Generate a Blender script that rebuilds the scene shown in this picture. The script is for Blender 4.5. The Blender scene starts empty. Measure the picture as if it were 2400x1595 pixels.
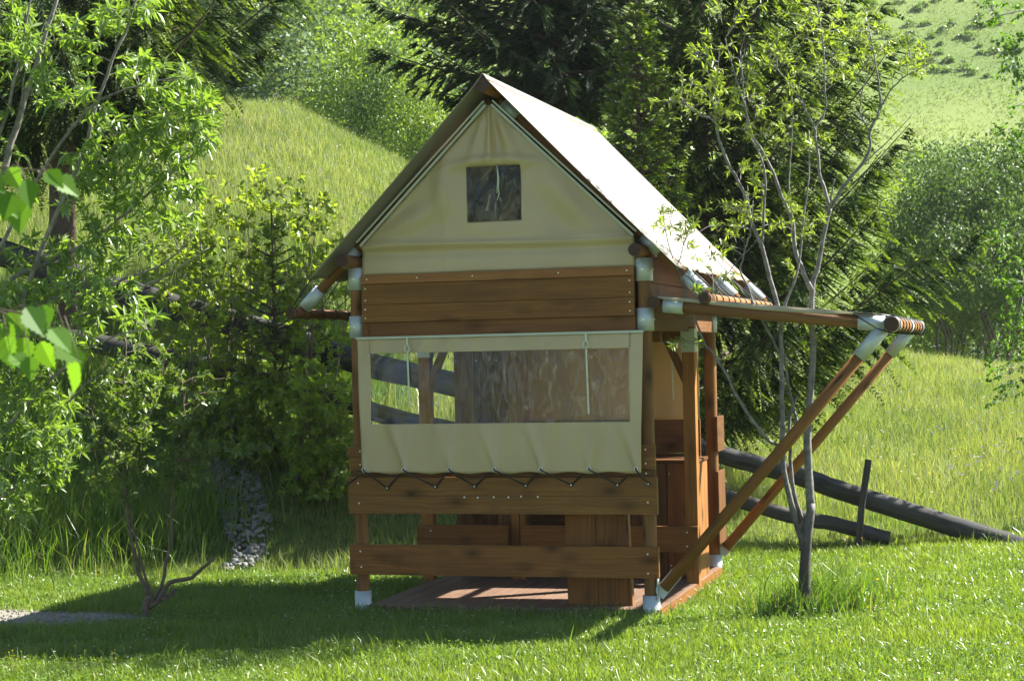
import bpy, math, random
import numpy as np
from mathutils import Vector, Matrix

# ------------------------------------------------------------------ camera, light, exposure
SC = bpy.context.scene
COL = SC.collection
CAM = np.array([4.47, -11.57, 1.74]); YAW, PIT, ROL, FPX = .2839, .007, -.0219, 4250.
FW = np.array([-math.sin(YAW)*math.cos(PIT), math.cos(YAW)*math.cos(PIT), math.sin(PIT)])
RT = np.array([math.cos(YAW), math.sin(YAW), 0.]); UP = np.cross(RT, FW)
R2 = math.cos(ROL)*RT + math.sin(ROL)*UP; U2 = -math.sin(ROL)*RT + math.cos(ROL)*UP
cd = bpy.data.cameras.new('camera'); cam = bpy.data.objects.new('camera', cd); COL.objects.link(cam)
cd.sensor_width = 36; cd.lens = FPX/2400*36; cd.clip_start = .1; cd.clip_end = 2000
cam.matrix_world = Matrix(((R2[0], U2[0], -FW[0], CAM[0]), (R2[1], U2[1], -FW[1], CAM[1]), (R2[2], U2[2], -FW[2], CAM[2]), (0, 0, 0, 1)))
SC.camera = cam
cd.dof.use_dof = True; cd.dof.focus_distance = 12.3; cd.dof.aperture_fstop = 14

SUN = Vector((.90, .67, 1.0)).normalized()
EL = math.asin(SUN.z)
w = bpy.data.worlds.new('World'); SC.world = w; w.use_nodes = True
sky = w.node_tree.nodes.new('ShaderNodeTexSky'); sky.sky_type = 'NISHITA'; sky.sun_disc = False
sky.sun_elevation = EL; sky.sun_rotation = math.atan2(SUN.x, SUN.y); sky.altitude = 1300
w.node_tree.links.new(sky.outputs[0], w.node_tree.nodes['Background'].inputs[0])
w.node_tree.nodes['Background'].inputs[1].default_value = .055
sl = bpy.data.lights.new('sun', 'SUN'); sl.energy = 5.0; sl.angle = math.radians(.53); sl.color = (1, .955, .87)
so = bpy.data.objects.new('sun', sl); COL.objects.link(so); so.location = (8, 6, 12)
so.rotation_euler = SUN.to_track_quat('Z', 'Y').to_euler()
SC.view_settings.view_transform = 'Standard'; SC.view_settings.look = 'None'
SC.view_settings.exposure = 2.08; SC.view_settings.gamma = 1
SC.render.engine = 'CYCLES'
SC.cycles.max_bounces = 8; SC.cycles.transparent_max_bounces = 12
SC.cycles.use_denoising = True

rnd = random.Random(7); NR = np.random.default_rng(11)

def at(px, py, X=None, Y=None, Z=None, v=None):
    """a point of the measured photograph at a known plane or distance"""
    d = FW + R2*(px-1200)/FPX + U2*(797.5-py)/FPX
    if X is not None: t = (X-CAM[0])/d[0]
    elif Y is not None: t = (Y-CAM[1])/d[1]
    elif Z is not None: t = (Z-CAM[2])/d[2]
    else: t = v
    return CAM + t*d

Rg = np.array([math.cos(YAW), math.sin(YAW)]); Fg = np.array([-math.sin(YAW), math.cos(YAW)])
def uv2w(u, v):
    return CAM[0]+u*Rg[0]+v*Fg[0], CAM[1]+u*Rg[1]+v*Fg[1]
def w2uv(x, y):
    dx, dy = x-CAM[0], y-CAM[1]
    return dx*Rg[0]+dy*Rg[1], dx*Fg[0]+dy*Fg[1]

# ------------------------------------------------------------------ terrain height
def sstep(x):
    x = np.clip(x, 0, 1); return x*x*(3-2*x)
def bump(u, v, s, seed):
    r = np.random.default_rng(seed); o = 0
    for k in range(7):
        a = r.uniform(0, 6.28); f = r.uniform(.6, 1.6)*6.28/s; p = r.uniform(0, 6.28)
        o = o+np.sin((u*math.cos(a)+v*math.sin(a))*f+p)
    return o/7
def H(u, v):
    u = np.asarray(u, float); v = np.asarray(v, float)
    a = np.clip(u/np.maximum(v, 12), -.32, .32)
    vs = np.interp(a, [-.3, -.05, .1, .28], [14.4, 14.9, 15.6, 16.0])
    vf = np.interp(a, [-.3, -.08, .115, .28], [17.3, 16.9, 16.9, 17.2])
    zf = np.interp(a, [-.3, -.2, -.08, .115, .28], [1.7, 1.25, .72, .16, .05])
    zc = 1.74+34*np.interp(a, [-.3, -.165, -.1176, -.094, -.059, -.0235, .094, .22, .28],
                           [.135, .140, .134, .121, .106, .084, .016, -.008, -.014])
    z = zf*sstep((v-vs)/(vf-vs))
    x = np.clip((v-vf)/(34-vf), 0, 1)
    z = z+(zc-zf)*(.5*x+.5*np.sin(x*math.pi/2))
    d = np.clip(v-34, 0, 26)
    z = z-(1-np.exp(-d/8))*(1.2+.28*zc)
    hill = np.clip(v-58, 0, 400)
    z = z+hill*.5-0.5*6*(1-np.exp(-hill/6))
    z = z+bump(u, v, 9, 3)*.10*sstep((v-15)/6)+bump(u, v, 2.2, 4)*.03*sstep((v-13)/4)+bump(u, v, 45, 9)*2.2*sstep((v-65)/40)
    z = z+bump(u, v, 1.3, 5)*.008+bump(u, v, 3.5, 6)*.012*sstep((v-5)/4)
    return z
def ground_at(x, y):
    u, v = w2uv(x, y); return float(H(u, v))

# ------------------------------------------------------------------ object helpers
def tag(o, label=None, cat=None, group=None, kind=None):
    if label: o['label'] = label
    if cat: o['category'] = cat
    if group: o['group'] = group
    if kind: o['kind'] = kind
    return o
def empty(name, loc, label, cat, group=None):
    o = bpy.data.objects.new(name, None); COL.objects.link(o); o.location = Vector([float(c) for c in loc]); o.empty_display_size = .2
    return tag(o, label, cat, group)
def link(name, me, parent=None, **k):
    o = bpy.data.objects.new(name, me); COL.objects.link(o)
    if parent is not None:
        o.parent = parent
        if parent.type == 'EMPTY': o.location = -parent.location
    return tag(o, **k)
def copy_tree(o, parent=None, loc=None, rz=0, sc=None):
    kids = [c for c in o.children]
    c = o.copy(); COL.objects.link(c); c.parent = parent
    if loc is not None: c.location = loc; c.rotation_euler = (0, 0, rz)
    if sc is not None: c.scale = sc if not isinstance(sc, (int, float)) else (sc, sc, sc)
    for k in kids: copy_tree(k, c)
    return c

class MB:
    def __init__(s): s.v = []; s.f = []; s.uv = []; s.mi = []; s.sm = []
    def face(s, idx, uvs, mi=0, sm=False):
        s.f.append(idx); s.uv += uvs; s.mi.append(mi); s.sm.append(sm)
    def hexa(s, c, mi=0):
        """8 corners: bottom 4 ccw, top 4 ccw"""
        b = len(s.v); s.v += [tuple(float(k) for k in p) for p in c]
        P = np.array(c, float); ext = [np.linalg.norm(P[1]-P[0]), np.linalg.norm(P[3]-P[0]), np.linalg.norm(P[4]-P[0])]
        L = int(np.argmax(ext)); ax = [P[1]-P[0], P[3]-P[0], P[4]-P[0]]
        A = [a/max(np.linalg.norm(a), 1e-9) for a in ax]
        ou, ov = rnd.uniform(0, 50), rnd.uniform(0, 50)
        for q, (i, j) in (((0, 3, 2, 1), (0, 1)), ((4, 5, 6, 7), (0, 1)), ((0, 1, 5, 4), (0, 2)), ((2, 3, 7, 6), (0, 2)), ((1, 2, 6, 5), (1, 2)), ((3, 0, 4, 7), (1, 2))):
            if j == L: i, j = j, i
            if i != L and j != L: uvs = [(ou+float((P[k]-P[0])@A[i])*.2, ov+float((P[k]-P[0])@A[j])) for k in q]
            else: uvs = [(ou+float((P[k]-P[0])@A[i]), ov+float((P[k]-P[0])@A[j])) for k in q]
            s.face([b+k for k in q], uvs, mi)
    def box(s, a, b, mi=0, bev=0):
        x0, y0, z0 = a; x1, y1, z1 = b
        s.hexa([(x0, y0, z0), (x1, y0, z0), (x1, y1, z0), (x0, y1, z0), (x0, y0, z1), (x1, y0, z1), (x1, y1, z1), (x0, y1, z1)], mi)
    def bar(s, p, q, w, h, up=(0, 0, 1), mi=0):
        p = np.array(p, float); q = np.array(q, float); d = q-p; d /= np.linalg.norm(d)
        sd = np.cross(d, np.array(up, float)); sd /= np.linalg.norm(sd); u = np.cross(sd, d)
        c = []
        for k in (-1, 1):
            c += [p-sd*w/2+u*h/2*k, q-sd*w/2+u*h/2*k, q+sd*w/2+u*h/2*k, p+sd*w/2+u*h/2*k]
        s.hexa([c[0], c[3], c[2], c[1], c[4], c[7], c[6], c[5]] if False else c, mi)
    def tube(s, path, r, n=12, caps=True, mi=0, capmi=None, wob=0):
        P = [np.array(p, float) for p in path]; m = len(P)
        rr = r if hasattr(r, '__len__') else [r]*m
        b = len(s.v); ref = np.array([0, 0, 1.])
        d0 = P[-1]-P[0]
        if abs(d0[2]) > .8*np.linalg.norm(d0): ref = np.array([1., 0, 0])
        ln = [0]
        for i in range(1, m): ln.append(ln[-1]+float(np.linalg.norm(P[i]-P[i-1])))
        ou, ov = rnd.uniform(0, 50), rnd.uniform(0, 50)
        for i in range(m):
            t = P[min(i+1, m-1)]-P[max(i-1, 0)]; t = t/max(np.linalg.norm(t), 1e-9)
            a = np.cross(t, ref); a /= max(np.linalg.norm(a), 1e-9); c = np.cross(t, a)
            for k in range(n):
                th = 6.28318*k/n; q = rr[i]*(1+(rnd.uniform(-wob, wob) if wob else 0))
                s.v.append(tuple(P[i]+(a*math.cos(th)+c*math.sin(th))*q))
        R = max(rr)
        for i in range(m-1):
            for k in range(n):
                k2 = (k+1) % n; u0, u1 = ou+ln[i], ou+ln[i+1]; w0, w1 = ov+6.283*k/n*R, ov+6.283*(k+1)/n*R
                s.face([b+i*n+k, b+i*n+k2, b+(i+1)*n+k2, b+(i+1)*n+k], [(u0, w0), (u0, w1), (u1, w1), (u1, w0)], mi, True)
        if caps:
            cm = mi if capmi is None else capmi
            s.face([b+k for k in range(n)][::-1], [(ou+.3*R*math.cos(k), ov+R*math.sin(k)) for k in range(n)], cm)
            s.face([b+(m-1)*n+k for k in range(n)], [(ou+.3*R*math.cos(k), ov+R*math.sin(k)) for k in range(n)], cm)
    def disc(s, c, nrm, r, mi=0, th=.003, n=8):
        c = np.array(c, float); nrm = np.array(nrm, float); s.tube([c-nrm*.002, c+nrm*th], r, n, True, mi)
    def build(s, name, mats, parent=None, bevel=0, **k):
        me = bpy.data.meshes.new(name); me.from_pydata(s.v, [], s.f)
        ul = me.uv_layers.new(name='UVMap'); ul.data.foreach_set('uv', np.array(s.uv, 'f').ravel())
        mats = mats if isinstance(mats, (list, tuple)) else [mats]
        for m in mats: me.materials.append(m)
        me.polygons.foreach_set('material_index', s.mi); me.polygons.foreach_set('use_smooth', s.sm)
        me.update(); o = link(name, me, parent, **k)
        if bevel:
            bm = o.modifiers.new('b', 'BEVEL'); bm.width = bevel; bm.segments = 2; bm.limit_method = 'ANGLE'; bm.angle_limit = .9
        return o

def npmesh(name, V, F, mat, uv=None):
    """V (N,3), F (M,k) all same k; uv (N,2) per vertex"""
    me = bpy.data.meshes.new(name); V = np.ascontiguousarray(V, 'f'); F = np.ascontiguousarray(F, 'i')
    M, k = F.shape
    me.vertices.add(len(V)); me.vertices.foreach_set('co', V.ravel())
    me.loops.add(M*k); me.loops.foreach_set('vertex_index', F.ravel())
    me.polygons.add(M); me.polygons.foreach_set('loop_start', np.arange(0, M*k, k, dtype='i'))
    me.update(calc_edges=True)
    if uv is not None:
        ul = me.uv_layers.new(name='UVMap'); ul.data.foreach_set('uv', np.ascontiguousarray(uv[F.ravel()], 'f').ravel())
    me.materials.append(mat); me.validate() if False else None
    return me
def nrmz(a): return a/np.maximum(np.linalg.norm(a, axis=-1, keepdims=True), 1e-9)
def leaf_geo(P, D, N, L, W, mid=.45, fold=.25, droop=0., t=None):
    """rhombic leaves: base P, direction D, normal N"""
    D = nrmz(D); S = nrmz(np.cross(D, N)); N = np.cross(S, D)
    L = np.broadcast_to(L, (len(P),))[:, None]; W = np.broadcast_to(W, (len(P),))[:, None]
    m = P+D*L*mid+N*W*fold; tip = P+D*L-N*L*droop
    V = np.stack([P, m+S*W*.5, tip, m-S*W*.5], 1).reshape(-1, 3)
    b = np.arange(len(P))[:, None]*4
    F = np.concatenate([b+np.array([[0, 1, 2]]), b+np.array([[0, 2, 3]])], 1).reshape(-1, 3)
    tt = np.zeros(len(P)) if t is None else t
    uv = np.stack([np.repeat(tt, 4), np.tile([0, .5, 1, .5], len(P))], 1)
    return V, F, uv
def blade_geo(P, h, wd, lean, t=None):
    n = len(P); h = np.broadcast_to(h, (n,)); wd = np.broadcast_to(wd, (n,))
    th = NR.uniform(0, math.pi, n); S = np.stack([np.cos(th), np.sin(th), 0*th], 1)*wd[:, None]*.5
    up = np.zeros((n, 3)); up[:, 2] = h
    ln = np.concatenate([lean, np.zeros((n, 1))], 1)*h[:, None]
    m = P+up*.55+ln*.3; tp = P+up*np.sqrt(np.maximum(1-.35*np.sum(lean**2, 1), .15))[:, None]+ln
    V = np.stack([P-S, P+S, m-S*.8, m+S*.8, tp], 1).reshape(-1, 3)
    b = np.arange(n)[:, None]*5
    F = np.concatenate([b+np.array([[0, 1, 3]]), b+np.array([[0, 3, 2]]), b+np.array([[2, 3, 4]])], 1).reshape(-1, 3)
    tt = np.zeros(n) if t is None else t
    uv = np.stack([np.repeat(tt, 5), np.tile([0, 0, .5, .5, 1], n)], 1)
    return V, F, uv
def join(parts):
    V = []; F = []; U = []; o = 0
    for v, f, u in parts:
        V.append(v); F.append(f+o); U.append(u); o += len(v)
    return np.concatenate(V), np.concatenate(F), np.concatenate(U)

# ------------------------------------------------------------------ materials
def mat(name):
    m = bpy.data.materials.new(name); m.use_nodes = True; nt = m.node_tree
    for n in list(nt.nodes): nt.nodes.remove(n)
    out = nt.nodes.new('ShaderNodeOutputMaterial'); return m, nt, out
def nd(nt, t, **k):
    n = nt.nodes.new('ShaderNode'+t)
    for a, b in k.items():
        if a in n.inputs: n.inputs[a].default_value = b
        else: setattr(n, a, b)
    return n
def ramp(nt, fac, stops, interp='LINEAR'):
    r = nt.nodes.new('ShaderNodeValToRGB'); r.color_ramp.interpolation = interp
    e = r.color_ramp.elements
    while len(e) < len(stops): e.new(.5)
    for i, (p, c) in enumerate(stops):
        e[i].position = p; e[i].color = (*c, 1) if len(c) == 3 else c
    nt.links.new(fac, r.inputs[0]); return r.outputs[0]
def mixc(nt, fac, a, b, mode='MIX'):
    n = nt.nodes.new('ShaderNodeMix'); n.data_type = 'RGBA'; n.blend_type = mode
    for s, x in ((0, fac), (6, a), (7, b)):
        if hasattr(x, 'links'): nt.links.new(x, n.inputs[s])
        else: n.inputs[s].default_value = x if s == 0 else (*x, 1)
    return n.outputs[2]
def math_(nt, op, a, b=0.):
    n = nt.nodes.new('ShaderNodeMath'); n.operation = op
    for i, x in enumerate((a, b)):
        if hasattr(x, 'links'): nt.links.new(x, n.inputs[i])
        else: n.inputs[i].default_value = x
    return n.outputs[0]

def wood(name, c1, c2, rough=.62, knots=True, grain=60, crack=0.):
    m, nt, out = mat(name); L = nt.links
    uv = nd(nt, 'UVMap'); mp = nd(nt, 'Mapping'); mp.inputs['Scale'].default_value = (1.6, grain, 1)
    # bend the grain with a slow noise
    n0 = nd(nt, 'TexNoise', Scale=3.0, Detail=2.0); L.new(uv.outputs[0], n0.inputs['Vector'])
    ad = nt.nodes.new('ShaderNodeVectorMath'); ad.operation = 'MULTIPLY_ADD'
    L.new(n0.outputs['Color'], ad.inputs[0]); ad.inputs[1].default_value = (0, .06, 0); L.new(uv.outputs[0], ad.inputs[2])
    L.new(ad.outputs[0], mp.inputs[0])
    n1 = nd(nt, 'TexNoise', Scale=1.0, Detail=6.0, Roughness=.65); L.new(mp.outputs[0], n1.inputs['Vector'])
    col = ramp(nt, n1.outputs[0], [(.3, c2), (.52, tuple((a+b)/2 for a, b in zip(c1, c2))), (.72, c1)])
    n2 = nd(nt, 'TexNoise', Scale=2.2, Detail=3.0); mp2 = nd(nt, 'Mapping'); mp2.inputs['Scale'].default_value = (1, 5, 1)
    L.new(uv.outputs[0], mp2.inputs[0]); L.new(mp2.outputs[0], n2.inputs['Vector'])
    col = mixc(nt, math_(nt, 'MULTIPLY', n2.outputs[0], .55), col, tuple(x*.45 for x in c2))
    if knots:
        vo = nd(nt, 'TexVoronoi', Scale=1.0); mk = nd(nt, 'Mapping'); mk.inputs['Scale'].default_value = (3.2, 6.5, 1)
        L.new(uv.outputs[0], mk.inputs[0]); L.new(mk.outputs[0], vo.inputs['Vector'])
        k = ramp(nt, vo.outputs['Distance'], [(.07, (1, 1, 1)), (.15, (.55, .55, .55)), (.34, (0, 0, 0))])
        col = mixc(nt, math_(nt, 'MULTIPLY', k, .85), col, tuple(x*.22 for x in c2))
    oi = nd(nt, 'ObjectInfo'); col = mixc(nt, 1., col, ramp(nt, oi.outputs['Random'], [(0, (.66, .64, .62)), (.5, (.88, .9, .92)), (1, (1.1, 1.04, .98))]), 'MULTIPLY')
    n5 = nd(nt, 'TexNoise', Scale=1.3, Detail=6.0, Roughness=.7); L.new(uv.outputs[0], n5.inputs['Vector'])
    col = mixc(nt, ramp(nt, n5.outputs[0], [(.5, (0, 0, 0)), (.72, (.55, .55, .55))]), col, tuple(x*.5 for x in c2))
    p = nd(nt, 'BsdfPrincipled', Roughness=rough); L.new(col, p.inputs['Base Color'])
    p.inputs['Specular IOR Level'].default_value = .18
    bp = nd(nt, 'Bump', Strength=.35, Distance=.003+crack); L.new(n1.outputs[0], bp.inputs['Height']); L.new(bp.outputs[0], p.inputs['Normal'])
    L.new(p.outputs[0], out.inputs[0]); return m
def plain(name, c, rough=.5, metal=0., noise=0., scale=8., bump=0., spec=.5):
    m, nt, out = mat(name); L = nt.links; p = nd(nt, 'BsdfPrincipled', Roughness=rough, Metallic=metal)
    p.inputs['Specular IOR Level'].default_value = spec
    tc = nd(nt, 'TexCoord'); n = nd(nt, 'TexNoise', Scale=scale, Detail=5.0); L.new(tc.outputs['Object'], n.inputs['Vector'])
    L.new(ramp(nt, n.outputs[0], [(.3, tuple(x*(1-noise) for x in c)), (.7, tuple(min(x*(1+noise), 1) for x in c))]), p.inputs['Base Color'])
    if bump:
        b = nd(nt, 'Bump', Strength=bump, Distance=.01); L.new(n.outputs[0], b.inputs['Height']); L.new(b.outputs[0], p.inputs['Normal'])
    L.new(p.outputs[0], out.inputs[0]); return m
def leafmat(name, c1, c2, trans=.45, rough=.42, tc=None, tipc=None, spec=.5, patch=1.5, rw=.65, r0=.15, r1=.8):
    """c1..c2 spread leaf to leaf; tc: colour passed on by transmitted light; tipc: colour at young tips (uv.x = 1)"""
    m, nt, out = mat(name); L = nt.links; g = nd(nt, 'NewGeometry')
    tcn = nd(nt, 'TexCoord'); n = nd(nt, 'TexNoise', Scale=patch, Detail=4.0); L.new(tcn.outputs['Object'], n.inputs['Vector'])
    f = math_(nt, 'ADD', math_(nt, 'MULTIPLY', g.outputs['Random Per Island'], rw), math_(nt, 'MULTIPLY', n.outputs[0], 1-rw))
    col = ramp(nt, f, [(r0, c1), (r1, c2)])
    if tipc:
        uv = nd(nt, 'UVMap'); sx = nd(nt, 'SeparateXYZ'); L.new(uv.outputs[0], sx.inputs[0])
        col = mixc(nt, sx.outputs[0], col, tipc)
    p = nd(nt, 'BsdfPrincipled', Roughness=rough); p.inputs['Specular IOR Level'].default_value = spec
    L.new(col, p.inputs['Base Color'])
    t = nd(nt, 'BsdfTranslucent')
    tcol = mixc(nt, 1., col, tc or (1.25, 1.3, .55), 'MULTIPLY'); L.new(tcol, t.inputs[0])
    mx = nd(nt, 'MixShader'); mx.inputs[0].default_value = trans
    L.new(p.outputs[0], mx.inputs[1]); L.new(t.outputs[0], mx.inputs[2]); L.new(mx.outputs[0], out.inputs[0]); return m
def canvas(name, c, rough=.5, spec=.5, scale=2.5, var=.12, trans=0.):
    m, nt, out = mat(name); L = nt.links; p = nd(nt, 'BsdfPrincipled', Roughness=rough); p.inputs['Specular IOR Level'].default_value = spec
    tc = nd(nt, 'TexCoord'); n = nd(nt, 'TexNoise', Scale=scale, Detail=3.0); L.new(tc.outputs['Object'], n.inputs['Vector'])
    L.new(ramp(nt, n.outputs[0], [(.3, tuple(x*(1-var) for x in c)), (.7, c)]), p.inputs['Base Color'])
    wv = nd(nt, 'TexNoise', Scale=900.0, Detail=1.0); L.new(tc.outputs['Object'], wv.inputs['Vector'])
    b = nd(nt, 'Bump', Strength=.12, Distance=.001); L.new(wv.outputs[0], b.inputs['Height'])
    b2 = nd(nt, 'Bump', Strength=.25, Distance=.02); L.new(n.outputs[0], b2.inputs['Height']); L.new(b.outputs[0], b2.inputs['Normal'])
    L.new(b2.outputs[0], p.inputs['Normal']); L.new(p.outputs[0], out.inputs[0]); return m
def pvc(name, tint=(.86, .88, .86), bump=.5, fac=.16):
    m, nt, out = mat(name); L = nt.links
    tc = nd(nt, 'TexCoord'); mp = nd(nt, 'Mapping'); mp.inputs['Scale'].default_value = (11, 9, 4.); mp.inputs['Rotation'].default_value = (0, .5, 0)
    L.new(tc.outputs['Object'], mp.inputs[0])
    n = nd(nt, 'TexNoise', Scale=1.6, Detail=4.0, Roughness=.55, Distortion=1.6); L.new(mp.outputs[0], n.inputs['Vector'])
    # wrinkles fade out towards the flatter left end
    sx = nd(nt, 'SeparateXYZ'); L.new(tc.outputs['Object'], sx.inputs[0])
    b = nd(nt, 'Bump', Distance=.03); L.new(n.outputs[0], b.inputs['Height'])
    b.inputs['Strength'].default_value = bump
    L.new(ramp(nt, math_(nt, 'MULTIPLY', sx.outputs[0], .5), [(.2, (bump*.25,)*3), (.5, (bump,)*3)]), b.inputs['Strength'])
    gl = nd(nt, 'BsdfGlossy', Roughness=.12); gl.inputs[0].default_value = (1, 1, 1, 1); L.new(b.outputs[0], gl.inputs['Normal'])
    tr = nd(nt, 'BsdfTransparent'); tr.inputs[0].default_value = (*tint, 1)
    fr = nd(nt, 'LayerWeight', Blend=.22); L.new(b.outputs[0], fr.inputs['Normal'])
    ff = math_(nt, 'ADD', fac*.5, math_(nt, 'MULTIPLY', fr.outputs[0], .9))
    mx = nd(nt, 'MixShader'); L.new(ff, mx.inputs[0]); L.new(tr.outputs[0], mx.inputs[1]); L.new(gl.outputs[0], mx.inputs[2])
    df = nd(nt, 'BsdfDiffuse'); df.inputs[0].default_value = (.60, .50, .38, 1)  # reflections on the wrinkles, put in as streaks of pale diffuse colour
    mk = ramp(nt, n.outputs[0], [(.48, (.02, .02, .02)), (.56, (.16, .16, .16)), (.6, (.08, .08, .08)), (.68, (.42, .42, .42))])
    mk = math_(nt, 'MULTIPLY', mk, ramp(nt, math_(nt, 'MULTIPLY', sx.outputs[0], .5), [(.3, (.12,)*3), (.5, (1, 1, 1))]))
    m2 = nd(nt, 'MixShader'); L.new(mk, m2.inputs[0]); L.new(mx.outputs[0], m2.inputs[1]); L.new(df.outputs[0], m2.inputs[2])
    L.new(m2.outputs[0], out.inputs[0]); return m

M = {}
M['wood'] = wood('stained_wood', (.44, .21, .055), (.21, .092, .024))
M['wood_dark'] = wood('dark_stained_wood', (.35, .155, .036), (.16, .066, .018))
M['wood_pole'] = wood('round_pole_wood', (.33, .165, .055), (.17, .075, .025), grain=30)
M['wood_red'] = wood('reddish_wood', (.27, .12, .040), (.13, .055, .02), grain=40)
M['wood_light'] = wood('light_stained_wood', (.42, .20, .06), (.24, .10, .03))
M['deck'] = wood('deck_wood', (.38, .25, .17), (.20, .115, .075), knots=False, grain=40)
M['end'] = plain('pole_end_grain', (.05, .022, .012), .8, noise=.3, scale=40)
M['grey_log'] = wood('weathered_log', (.14, .138, .132), (.045, .044, .044), rough=.85, grain=26, crack=.006)
M['galv'] = plain('galvanised_steel', (.44, .48, .48), .5, .35, noise=.06, scale=90, bump=.05)
M['canvas'] = canvas('tan_canvas', (.44, .34, .185), .34, .5)
M['canvas_roof'] = canvas('cream_roof_canvas', (.225, .205, .165), .5, .4)
M['canvas_edge'] = leafmat('cream_canvas_edge', (.55, .5, .4), (.6, .55, .44), .5, .6, tc=(1, 1, 1))
M['canvas_in'] = canvas('ochre_canvas', (.62, .38, .18), .6, .3)
M['piping'] = plain('white_piping', (.42, .44, .36), .45, noise=.08)
M['strap'] = plain('white_strap', (.55, .58, .48), .5, noise=.1)
M['cord'] = plain('black_cord', (.012, .014, .016), .5)
M['screw'] = plain('screw_head', (.75, .72, .64), .35, .2)
M['pvc'] = pvc('clear_pvc', tint=(.93,.93,.9), bump=.9, fac=.05)
M['pvc_small'] = pvc('clear_pvc_gable', tint=(.45, .47, .42), bump=1.0, fac=.04)
M['bark_dark'] = plain('spruce_bark', (.085, .055, .038), .9, noise=.45, scale=14, bump=.6)
M['bark_grey'] = plain('grey_bark', (.17, .155, .135), .7, noise=.4, scale=30, bump=.4)
def young_bark():
    m, nt, out = mat('young_willow_bark'); L = nt.links; p = nd(nt, 'BsdfPrincipled', Roughness=.7); g = nd(nt, 'NewGeometry'); sx = nd(nt, 'SeparateXYZ'); L.new(g.outputs['Position'], sx.inputs[0])
    tc = nd(nt, 'TexCoord'); n = nd(nt, 'TexNoise', Scale=26., Detail=5.); L.new(tc.outputs['Object'], n.inputs['Vector'])
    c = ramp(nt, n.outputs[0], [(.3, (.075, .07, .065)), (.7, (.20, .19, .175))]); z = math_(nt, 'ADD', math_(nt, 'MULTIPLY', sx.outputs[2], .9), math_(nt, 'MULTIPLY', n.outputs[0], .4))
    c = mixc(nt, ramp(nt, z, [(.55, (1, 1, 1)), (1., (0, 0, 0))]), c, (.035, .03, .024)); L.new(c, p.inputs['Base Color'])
    b = nd(nt, 'Bump', Strength=.5, Distance=.01); L.new(n.outputs[0], b.inputs['Height']); L.new(b.outputs[0], p.inputs['Normal']); L.new(p.outputs[0], out.inputs[0]); return m
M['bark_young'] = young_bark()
M['bark_brown'] = plain('brown_bark', (.11, .08, .052), .8, noise=.4, scale=30, bump=.5)
M['bark_birch'] = plain('birch_bark', (.4, .38, .34), .7, noise=.5, scale=10, bump=.3)
M['willow'] = leafmat('willow_leaf', (.11, .18, .05), (.19, .275, .07), .46, .3, spec=.75, tc=(1.5, 1.6, .4))
M['willow_young'] = leafmat('young_willow_leaf', (.125, .185, .04), (.21, .28, .065), .5, .35, spec=.6, tc=(1.5, 1.5, .4))
M['birch'] = leafmat('birch_leaf', (.07, .15, .025), (.12, .22, .035), .5, .5, spec=.25, tc=(1.5, 1.6, .4))
M['elder'] = leafmat('elder_leaf', (.13, .21, .04), (.235, .32, .065), .6, .4, tc=(1.6, 1.5, .4))
M['sap'] = leafmat('sapling_leaf', (.09, .145, .04), (.15, .21, .06), .42, .3, tc=(1.4, 1.5, .4))
M['bush'] = leafmat('bush_leaf', (.075, .13, .04), (.15, .22, .055), .45, .45, patch=.4, tc=(1.4, 1.5, .45))
M['bush_dark'] = leafmat('dark_bush_leaf', (.05, .10, .028), (.12, .18, .045), .4, .5, patch=.6, spec=.25)  # deeper green than the other bush leaves
M['bush_blue'] = leafmat('bluish_leaf', (.075, .125, .065), (.15, .21, .11), .35, .5, patch=.4, spec=.25)
M['bush_light'] = leafmat('light_bush_leaf', (.12, .19, .04), (.21, .29, .06), .5, .45, patch=.4, tc=(1.4, 1.4, .4))
M['spruce'] = leafmat('spruce_needle', (.020, .042, .013), (.048, .082, .022), .26, .65, tipc=(.23, .31, .05), patch=.8, tc=(1.4, 1.5, .4), spec=.2)
M['spruce_dark'] = leafmat('dark_spruce_needle', (.013, .030, .014), (.030, .058, .022), .2, .65, tipc=(.06, .10, .025), patch=.8, spec=.2)
M['spruce_light'] = leafmat('fresh_spruce_needle', (.06, .11, .02), (.10, .17, .025), .35, .5, tipc=(.24, .30, .04), patch=.8, tc=(1.4, 1.5, .4))
M['grass'] = leafmat('lawn_blade', (.095, .16, .032), (.215, .285, .065), .45, .36, patch=.9, rw=.45, r0=.2, r1=.75, tc=(1.5, 1.5, .35))
M['clover'] = leafmat('clover_leaf', (.09, .17, .035), (.16, .26, .06), .4, .32, patch=.7, tc=(1.4, 1.5, .35))
M['meadow'] = leafmat('meadow_blade', (.085, .15, .038), (.235, .28, .105), .45, .55, tipc=(.38, .34, .22), patch=.5, rw=.3, r0=.28, r1=.68, spec=.3, tc=(1.3, 1.35, .45))
M['hillgrass'] = leafmat('hillside_blade', (.11, .165, .045), (.19, .24, .07), .45, .6, patch=.1, tc=(1.3, 1.3, .5), spec=.2)
M['tall'] = leafmat('tall_blade', (.07, .14, .02), (.15, .24, .045), .4, .35, tipc=(.3, .28, .14), patch=1.0, tc=(1.4, 1.5, .4))
M['yellow'] = leafmat('buttercup_petal', (.75, .60, .02), (.8, .68, .03), .3, .3, tc=(1, 1, .5))
M['white_f'] = leafmat('white_petal', (.5, .5, .42), (.65, .6, .55), .3, .6, tc=(1, 1, 1))
M['violet'] = leafmat('violet_petal', (.16, .13, .36), (.30, .24, .50), .3, .6, tc=(1, 1, 1))
M['stone'] = plain('grey_stone', (.19, .187, .18), .85, noise=.5, scale=6, bump=.3)
M['pebble'] = plain('gravel_stone', (.19, .18, .155), .9, noise=.35, scale=9)

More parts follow.
